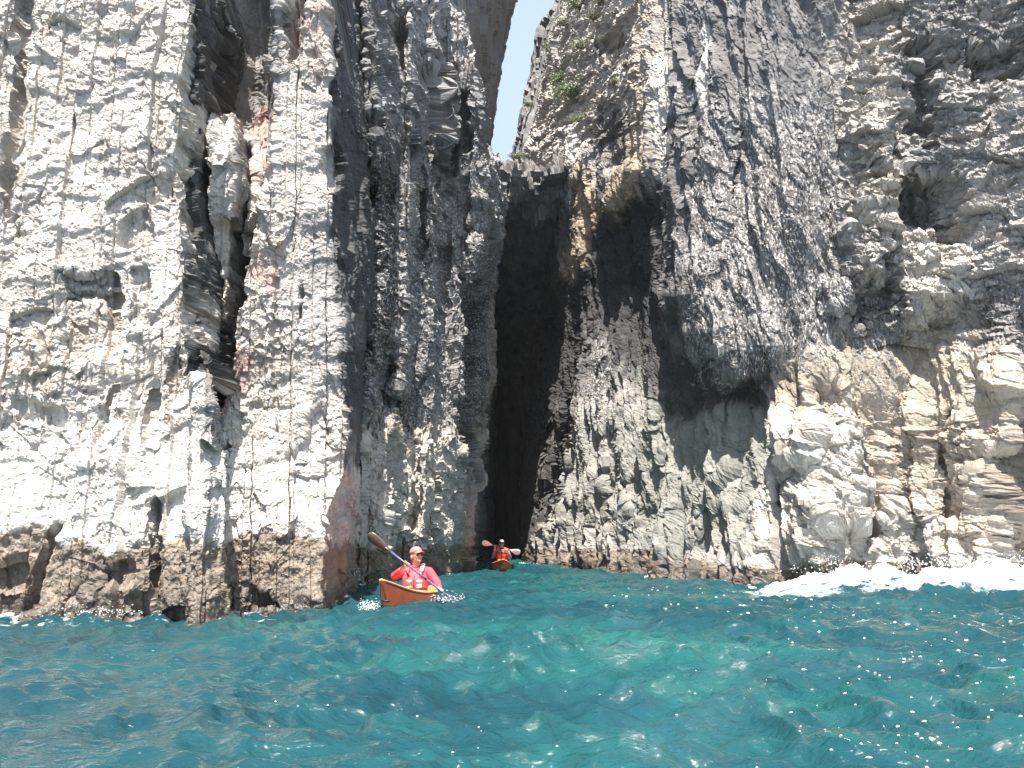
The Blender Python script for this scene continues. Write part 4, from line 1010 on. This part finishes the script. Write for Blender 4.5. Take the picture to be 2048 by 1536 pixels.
    j.limb((0, 0.02, 0.06), 0.165, V['waist'], 0.152).limb(V['waist'], 0.150, V['chest'], 0.165)
    j.limb(V['chest'], 0.150, V['neck']-Vector((0, 0, 0.03)), 0.082)
    for s, nm in ((-1, 'R'), (1, 'L')):
        sh_, el, ha = V['shoulder'+nm], V['elbow'+nm], V['hand'+nm]
        j.limb(V['chest']+Vector((0.03*s, 0, 0.05)), 0.085, sh_, 0.070)
        mid_ = sh_.lerp(el, 0.55)+Vector((0.004*s, 0, -0.008))
        j.limb(sh_, 0.070, mid_, 0.064).limb(mid_, 0.064, el, 0.055)
        cuff = el.lerp(ha, cfg['cuff'+nm]); j.limb(el, 0.057, cuff, 0.040)
        for q in (0.3, 0.55, 0.8): j.ball(sh_.lerp(el, q)+Vector((0.01*s, 0.0, -0.012)), (0.062, 0.060, 0.045))
    j.build('jacket', M_[cfg['jacket']], root, voxel=0.008, fair=2)
    col_ = MB(); nk = V['neck']
    pts = [nk+Vector((0.072*math.cos(a), 0.068*math.sin(a)-0.005, 0.012+0.012*math.sin(a))) for a in (2*math.pi*k/24 for k in range(25))]
    col_.tube(pts, [0.020]*25, 8); col_.build('collar', M_[cfg['collar']], root)
    # life vest
    v = MB(); w, ch = V['waist'], V['chest']
    v.tube([w+Vector((0, 0.0, -0.05)), w+Vector((0, -0.005, 0.0)), ch+Vector((0, -0.01, -0.03)), ch+Vector((0, -0.005, 0.05))], [0.180, 0.188, 0.196, 0.165], 26, flat=0.92, up=(0, -1, 0))
    vest = v.build('life_vest', M_[cfg['vest']], root, voxel=0.012, fair=4)
    for s in (-1, 1):
        st = MB(); sx_ = 0.105*s
        pts = [ch+Vector((sx_*0.85, -0.168, 0.00)), ch+Vector((sx_*0.95, -0.150, 0.09)), ch+Vector((sx_, -0.085, 0.150)), ch+Vector((sx_, 0.0, 0.165)), ch+Vector((sx_, 0.10, 0.10))]
        st.tube(pts, [0.030, 0.030, 0.032, 0.032, 0.03], 12, flat=0.42, up=(0, -1, 0.3) if False else None)
        st.build('shoulder_strap', M_[cfg['strap' + ('L' if s > 0 else 'R')]], vest)
        pc = MB(); pc.box(w+Vector((0.078*s, -0.186, 0.055)), (0.085, 0.038, 0.125), Euler((0, 0, 0.35*s)), 0.012); pk_ = pc.build('pocket', M_[cfg['pocket']], vest)
        fl_ = MB(); fl_.box(w+Vector((0.078*s, -0.196, 0.105)), (0.088, 0.040, 0.034), Euler((0, 0, 0.35*s)), 0.008); fl_.build('pocket_flap', M_[cfg['flap']], vest)
    z = MB(); z.tube([w+Vector((0, -0.188, -0.04)), w+Vector((0, -0.196, 0.06)), ch+Vector((0, -0.190, 0.02))], [0.006]*3, 8); z.build('zip', M_['cord'], vest)
    for q in cfg.get('bands', ()):
        bd = MB(); c0 = w.lerp(ch, q)
        bd.tube([c0+Vector((0.196*math.cos(a), 0.182*math.sin(a)-0.006, 0)) for a in (2*math.pi*k/30 for k in range(31))], [0.012]*31, 8, flat=1.2); bd.build('belt', M_['cord'], vest)
    return root

# near paddler -------------------------------------------------------------------------------
K1 = Vector((-1.43, 12.15, 0.02))
def on(px, py, Y): return Vector(at(px, py, Y))
make_kayak('larger orange kayak nearest the camera, bow lifted, carrying the paddler in red',
           K1+Vector((0.0, -0.10, -0.09)), (-0.05, -2.25, 0), math.radians(8), math.radians(-3.0), length=4.7, tip=0.20)
def loc1(px, py, dy): return on(px, py, K1.y+dy)-K1
hR, hL = loc1(813, 1128, -0.33), loc1(880, 1180, -0.38)
P1 = dict(waist=(0.0, 0.03, 0.17), chest=(0.005, 0.02, 0.345), neck=(0.015, -0.005, 0.475), head=loc1(833, 1112, -0.05),
          shoulderR=(-0.175, 0.02, 0.415), shoulderL=(0.20, 0.0, 0.405), elbowR=loc1(789, 1152, -0.06), elbowL=loc1(873, 1163, -0.10),
          handR=hR, handL=hL, shaft=hL-hR)
make_person('paddler in red jacket and faded red cap, looking up and to one side', K1, 0.0, P1, (math.radians(40), math.radians(-14)),
            dict(cap='pinkcap', peak='pinkcap', jacket='red', collar='red', vest='vest', strapL='whitep', strapR='vest', pocket='greyp', flap='whitep', cuffR=0.45, cuffL=0.86, glasses=True), 'paddlers in the kayaks')
ax = (hL-hR).normalized(); mid1 = K1+(hR+hL)/2+ax*0.02
make_paddle('dark bladed paddle with blue grey shaft, one blade raised high, the other dipped', mid1-ax*1.05, mid1+ax*1.05, (0.12, -1.0, 0.25), blade_l=0.50, blade_w=0.165, twistB=0.6)
# far paddler --------------------------------------------------------------------------------
K2 = Vector((-0.335, 26.0, 0.12))
make_kayak('small distant orange kayak in the mouth of the dark cave, seen bow on', K2+Vector((0, 0, -0.10)), (0.03, -1, 0), math.radians(-3), math.radians(-2), length=4.4, beam=0.62, tip=0.10, mats=('hull', 'hull'))
def loc2(px, py, dy): return on(px, py, K2.y+dy)-K2
h2R, h2L = loc2(991, 1092, -0.35), loc2(1014, 1098.5, -0.30)
P2_ = dict(waist=(0, 0.03, 0.20), chest=(0, 0.01, 0.40), neck=(0, 0, 0.53), head=(0.0, -0.02, 0.685), shoulderR=(-0.185, 0.01, 0.47), shoulderL=(0.185, 0.01, 0.47),
           elbowR=(-0.28, -0.10, 0.27), elbowL=(0.27, -0.08, 0.24), handR=h2R, handL=h2L, shaft=h2L-h2R+Vector((0, 0.25, 0)))
make_person('distant paddler in orange life vest and navy cap at the cave mouth', K2, 0.0, P2_, (math.radians(5), math.radians(-4)),
            dict(cap='navy', peak='navy', front='white', jacket='slate', collar='navy', vest='orange', strapL='orange', strapR='orange', pocket='orange', flap='orange', cuffR=0.55, cuffL=0.5, bands=(0.1, 0.55, 1.0), glasses=True), 'paddlers in the kayaks')
ax2 = (h2L-h2R+Vector((0, 0.09, 0))).normalized(); mid2 = K2+(h2R+h2L)/2
make_paddle('white bladed paddle held level by the distant paddler in the orange life vest', mid2-ax2*0.66, mid2+ax2*0.66, (0.1, -0.85, 0.5), mats=('shaft', 'wblade'), blade_l=0.38, blade_w=0.20)
# ------------------------------------------------------------------ shrubs rooted in cracks of the right-hand cliff
def leaf_mat(name, c1, c2):
    m = bpy.data.materials.new(name); m.use_nodes = True
    n = m.node_tree.nodes; l = m.node_tree.links; b = n["Principled BSDF"]
    g = n.new('ShaderNodeNewGeometry'); r = n.new('ShaderNodeValToRGB'); r.color_ramp.elements[0].color = (*c1, 1); r.color_ramp.elements[1].color = (*c2, 1)
    l.new(g.outputs['Random Per Island'], r.inputs[0]); l.new(r.outputs[0], b.inputs['Base Color']); b.inputs['Roughness'].default_value = 0.6
    return m
leafm = [leaf_mat('fresh green leaves', (0.12, 0.17, 0.06), (0.24, 0.31, 0.13)), leaf_mat('dusty green leaves', (0.17, 0.19, 0.11), (0.28, 0.30, 0.19))]
twig = mat('twig bark', (0.14, 0.10, 0.07), 0.9)
def anchor(name, px, py):
    S = SURF[name]; qx, qy = chart(S); dd = (qx-px)**2+(qy-py)**2
    near = np.where(dd < 40)[0]
    if not len(near): near = np.array([dd.argmin()])
    return Vector(S[near[np.argmin(S[near, 1])]])
def shrub(src, px, py, rad_px, kind, label, seed, low=False):
    p = anchor(src, px, py); rnd = random.Random(seed)
    R_ = rad_px/F*p.y*1.45; p.y -= R_*0.5
    root = empty('shrub', p); tag(root, label, 'shrub', 'green shrubs growing from the cliff')
    bm_ = bmesh.new(); tips = []
    for k in range(9):
        a = rnd.uniform(0, 6.28); d = Vector((math.cos(a)*0.9, -abs(math.sin(a))*0.6-0.15, rnd.uniform(0.0, 0.9))).normalized()*R_*rnd.uniform(0.5, 1.0)
        d.x *= 1.25; tips.append(d)
    for k in range(700):
        t = rnd.choice(tips); c = t*rnd.uniform(0.25, 1.05) + Vector([rnd.gauss(0, R_*0.20) for _ in range(3)])
        if low: c.z *= 0.6
        s = R_*rnd.uniform(0.05, 0.12); u = Vector([rnd.gauss(0, 1) for _ in range(3)]).normalized(); w = u.orthogonal().normalized()
        vs = [bm_.verts.new(c+u*s), bm_.verts.new(c+w*s*0.5), bm_.verts.new(c-u*s), bm_.verts.new(c-w*s*0.5)]
        bm_.faces.new(vs)
    me = bpy.data.meshes.new('foliage'); bm_.to_mesh(me); bm_.free(); link('foliage', me, leafm[kind], root, smooth=False)
    s = MB()
    for t in tips: s.tube([(0, 0.05*R_, -0.05), t*0.5, t*0.95], [0.018, 0.011, 0.004], 5)
    s.build('stem', twig, root)
SH = [('cliff_right', 1136, 205, 25, 0, 'brightest green shrub, the largest on the right cliff, below the others'),
      ('cliff_right', 1114, 170, 16, 0, 'rounded green shrub just above and left of the brightest shrub'),
      ('cliff_right', 1108, 106, 16, 1, 'dusty green shrub on the cliff edge close beside the strip of sky'),
      ('cliff_right', 1152, 18, 24, 1, 'topmost wide dusty shrub at the upper edge of the photo'),
      ('cliff_right', 1182, 40, 14, 1, 'small dusty shrub just below and right of the topmost shrub'),
      ('cliff_right', 1162, 104, 17, 1, 'olive shrub halfway up the pale face, right of the cliff edge shrub'),
      ('cliff_right', 1246, 138, 10, 1, 'little yellowish tuft on the right beside the dark hollow'),
      ('cliff_right', 1226, 176, 9, 1, 'tiny yellowish tuft below the dark hollow'),
      ('cave_roof', 1026, 318, 13, 1, 'low tuft growing on the boulders jammed over the cave'),
      ('cliff_right', 1152, 244, 11, 0, 'small green shrub directly below the brightest shrub')]
SH += [('cliff_right', 1128, 60, 13, 1, 'dry pale tuft between the topmost shrub and the cliff edge shrub'),
       ('cliff_right', 1196, 12, 15, 1, 'dry pale shrub at the upper edge of the photo, right of the topmost one'),
       ('cliff_right', 1206, 92, 11, 1, 'small grey green tuft left of the dark hollow and level with its top'),
       ('cliff_far_right', 1056, 212, 12, 1, 'far small tuft on the shaded wall beside the strip of sky')]
for i, a in enumerate(SH): shrub(*a, seed=100+i, low=(i == 8))

# ------------------------------------------------------------------ breaking surf against the right-hand rocks
foam_m = bpy.data.materials.new('white sea foam'); foam_m.use_nodes = True
n = foam_m.node_tree.nodes; l = foam_m.node_tree.links; b = n["Principled BSDF"]
b.inputs['Roughness'].default_value = 0.75
b.inputs['Subsurface Weight'].default_value = 0.0
t = n.new('ShaderNodeTexNoise'); t.inputs['Scale'].default_value = 14; t.inputs['Detail'].default_value = 6
g = n.new('ShaderNodeNewGeometry'); l.new(g.outputs['Position'], t.inputs['Vector'])
t2 = n.new('ShaderNodeTexNoise'); t2.inputs['Scale'].default_value = 3.5; t2.inputs['Detail'].default_value = 8; t2.inputs['Roughness'].default_value = 0.75
l.new(g.outputs['Position'], t2.inputs['Vector']); fr2_ = n.new('ShaderNodeValToRGB'); l.new(t2.outputs[0], fr2_.inputs[0])
fr2_.color_ramp.elements[0].position = 0.34; fr2_.color_ramp.elements[0].color = (0.30, 0.52, 0.56, 1); fr2_.color_ramp.elements[1].position = 0.50; fr2_.color_ramp.elements[1].color = (0.84, 0.87, 0.89, 1)
l.new(fr2_.outputs[0], b.inputs['Base Color'])
bp = n.new('ShaderNodeBump'); bp.inputs['Strength'].default_value = 0.5; bp.inputs['Distance'].default_value = 0.05; l.new(t.outputs[0], bp.inputs['Height']); l.new(bp.outputs[0], b.inputs['Normal'])
nu, nv = 620, 110
U = np.linspace(3.8, 11.5, nu)[None, :]; V_ = np.linspace(-1, 1, nv)[:, None]
cy = 14.75 - 0.16*(U-5) + 0.25*vnoise(U*0.8, U*0+2.2, U*0, 3); wd = 1.05+0.3*vnoise(U*1.1, U*0+5, U*0, 4)
XX_ = np.broadcast_to(U, (nv, nu)).copy(); YY_ = cy + wd*V_
hs_, _, _ = sea(XX_, YY_, fine=False)
env = sstep(4.0, 6.0, U)*(0.23+0.11*vnoise(U*0.9, U*0+1, U*0, 8)+0.05*vnoise(U*3, U*0, U*0, 2))
prof_ = np.clip(1-np.abs(V_)**1.7, 0, 1)
lump = 0.10*fbm(XX_*2.6, YY_*2.6, XX_*0, 5, 12, 0.65) + 0.06*np.abs(fbm(XX_*7, YY_*7, XX_*0+2, 3, 13))
rag = np.where(V_ < 0, 0.19, 0.10)*np.abs(V_)*sstep(-0.1, 0.4, fbm(XX_*1.6, YY_*2.6, XX_*0+4, 4, 15)) + 0.10*sstep(5.6, 4.2, XX_)*sstep(-0.2, 0.3, fbm(XX_*2.5, YY_*2.5, XX_*0+6, 4, 16))
Zf = hs_ - 0.035 + env*prof_ + lump*prof_**0.5*sstep(3.8, 6, XX_) - rag
Pf = np.stack([XX_+0.05*fbm(XX_*5, YY_*5, XX_*0, 2, 14), YY_, Zf], -1)
tag(link('surf_foam', grid_mesh('surf_foam', Pf), foam_m), kind='stuff', label='thick white surf breaking along the foot of the right cliff')
# flecks of froth; the near right clusters stand in for sun glints
def flecks(name, spots, seed, label):
    rnd = random.Random(seed); bm_ = bmesh.new()
    for (x, y, r) in spots:
        h_, dx_, dy_ = sea(np.array([x]), np.array([y])); z0 = float(h_[0])+0.004; x0 = x+float(dx_[0]); y0 = y+float(dy_[0])
        k = 7; el = rnd.uniform(0.2, 0.5); c = bm_.verts.new((x0, y0, z0+r*0.30))
        ring = [bm_.verts.new((x0+r*math.cos(6.283*q/k)*rnd.uniform(1.0, 1.8), y0+r*el*math.sin(6.283*q/k)*rnd.uniform(0.7, 1.2), z0-0.003)) for q in range(k)]
        for q in range(k): bm_.faces.new((c, ring[q], ring[(q+1) % k]))
    me = bpy.data.meshes.new(name); bm_.to_mesh(me); bm_.free()
    tag(link(name, me, foam_m), kind='stuff', label=label)
rf = random.Random(77); spots = []
for k in range(340):
    Y_ = 3.2*math.exp(rf.random()**0.9*1.25); cx_ = rf.choice((0.42, 0.47, 0.54, 0.60)); X_ = Y_*(cx_+rf.gauss(0, 0.07))
    spots.append((X_, Y_, abs(rf.gauss(0, 1))*0.0055*(Y_/4.5)**0.5+0.0025))
for k in range(60):
    Y_ = 3.4*math.exp(rf.random()*1.1); X_ = Y_*rf.uniform(-0.35, 0.4); spots.append((X_, Y_, rf.uniform(0.002, 0.007)))
for k in range(140):
    Y_ = rf.uniform(9, 16); X_ = rf.uniform(1.5, 8)*Y_/14; spots.append((X_, Y_, rf.uniform(0.006, 0.02)))
flecks('foam_glint_flecks', spots, 8, 'white flecks of froth and painted sun glints on the turquoise water')
# droplets thrown up by bow, paddle and rocks
bm_ = bmesh.new(); rs_ = random.Random(9)
def spray(c, spread, n_, r0, up=1.0):
    for k in range(n_):
        p = Vector(c)+Vector((rs_.gauss(0, spread[0]), rs_.gauss(0, spread[1]), abs(rs_.gauss(0, spread[2]))*up))
        bmesh.ops.create_icosphere(bm_, subdivisions=1, radius=r0*rs_.uniform(0.4, 1.3), matrix=Matrix.Translation(p) @ Matrix.Diagonal((rs_.uniform(0.8, 1.8), 1, rs_.uniform(0.6, 1.2), 1)))
spray((-1.78, 10.3, 0.03), (0.07, 0.10, 0.05), 260, 0.0055)
spray((-0.95, 11.75, 0.03), (0.13, 0.12, 0.05), 200, 0.006)
spray((-1.35, 11.0, 0.02), (0.25, 0.25, 0.02), 100, 0.006)
spray((-3.0, 15.0, 0.05), (0.16, 0.2, 0.22), 260, 0.007)
spray((0.15, 29.5, 0.10), (0.25, 0.15, 0.03), 60, 0.014)
spray((6.2, 14.4, 0.3), (0.9, 0.3, 0.12), 240, 0.008)
spray((8.6, 14.0, 0.35), (0.7, 0.3, 0.14), 200, 0.008)
for q_ in range(9): spray((rs_.uniform(5.2, 9.6), 14.6, 0.45), (0.16, 0.15, 0.10), 60, 0.008)
spray((-4.6, 9.3, 0.05), (0.25, 0.1, 0.05), 120, 0.006)
me = bpy.data.meshes.new('water_spray'); bm_.to_mesh(me); bm_.free()
tag(link('water_spray', me, foam_m), kind='stuff', label='white droplets of spray thrown up from the water')
# ------------------------------------------------------------------ thin air volume, added to lift the dark tones
hz = MB(); hz.box((0, 38, 20), (60, 130, 43)); ho = hz.build('haze', None, None, smooth=False)
hm = bpy.data.materials.new('fill haze'); hm.use_nodes = True; n = hm.node_tree.nodes; n.remove(n["Principled BSDF"])
pv = n.new('ShaderNodeVolumePrincipled'); pv.inputs['Density'].default_value = 0.00028; pv.inputs['Color'].default_value = (0.92, 0.95, 1.0, 1); pv.inputs['Anisotropy'].default_value = 0.0
hm.node_tree.links.new(pv.outputs[0], n["Material Output"].inputs['Volume']); ho.data.materials.append(hm)
tag(ho, kind='stuff', label='thin pale haze added to lift the dark tones of the gorge')
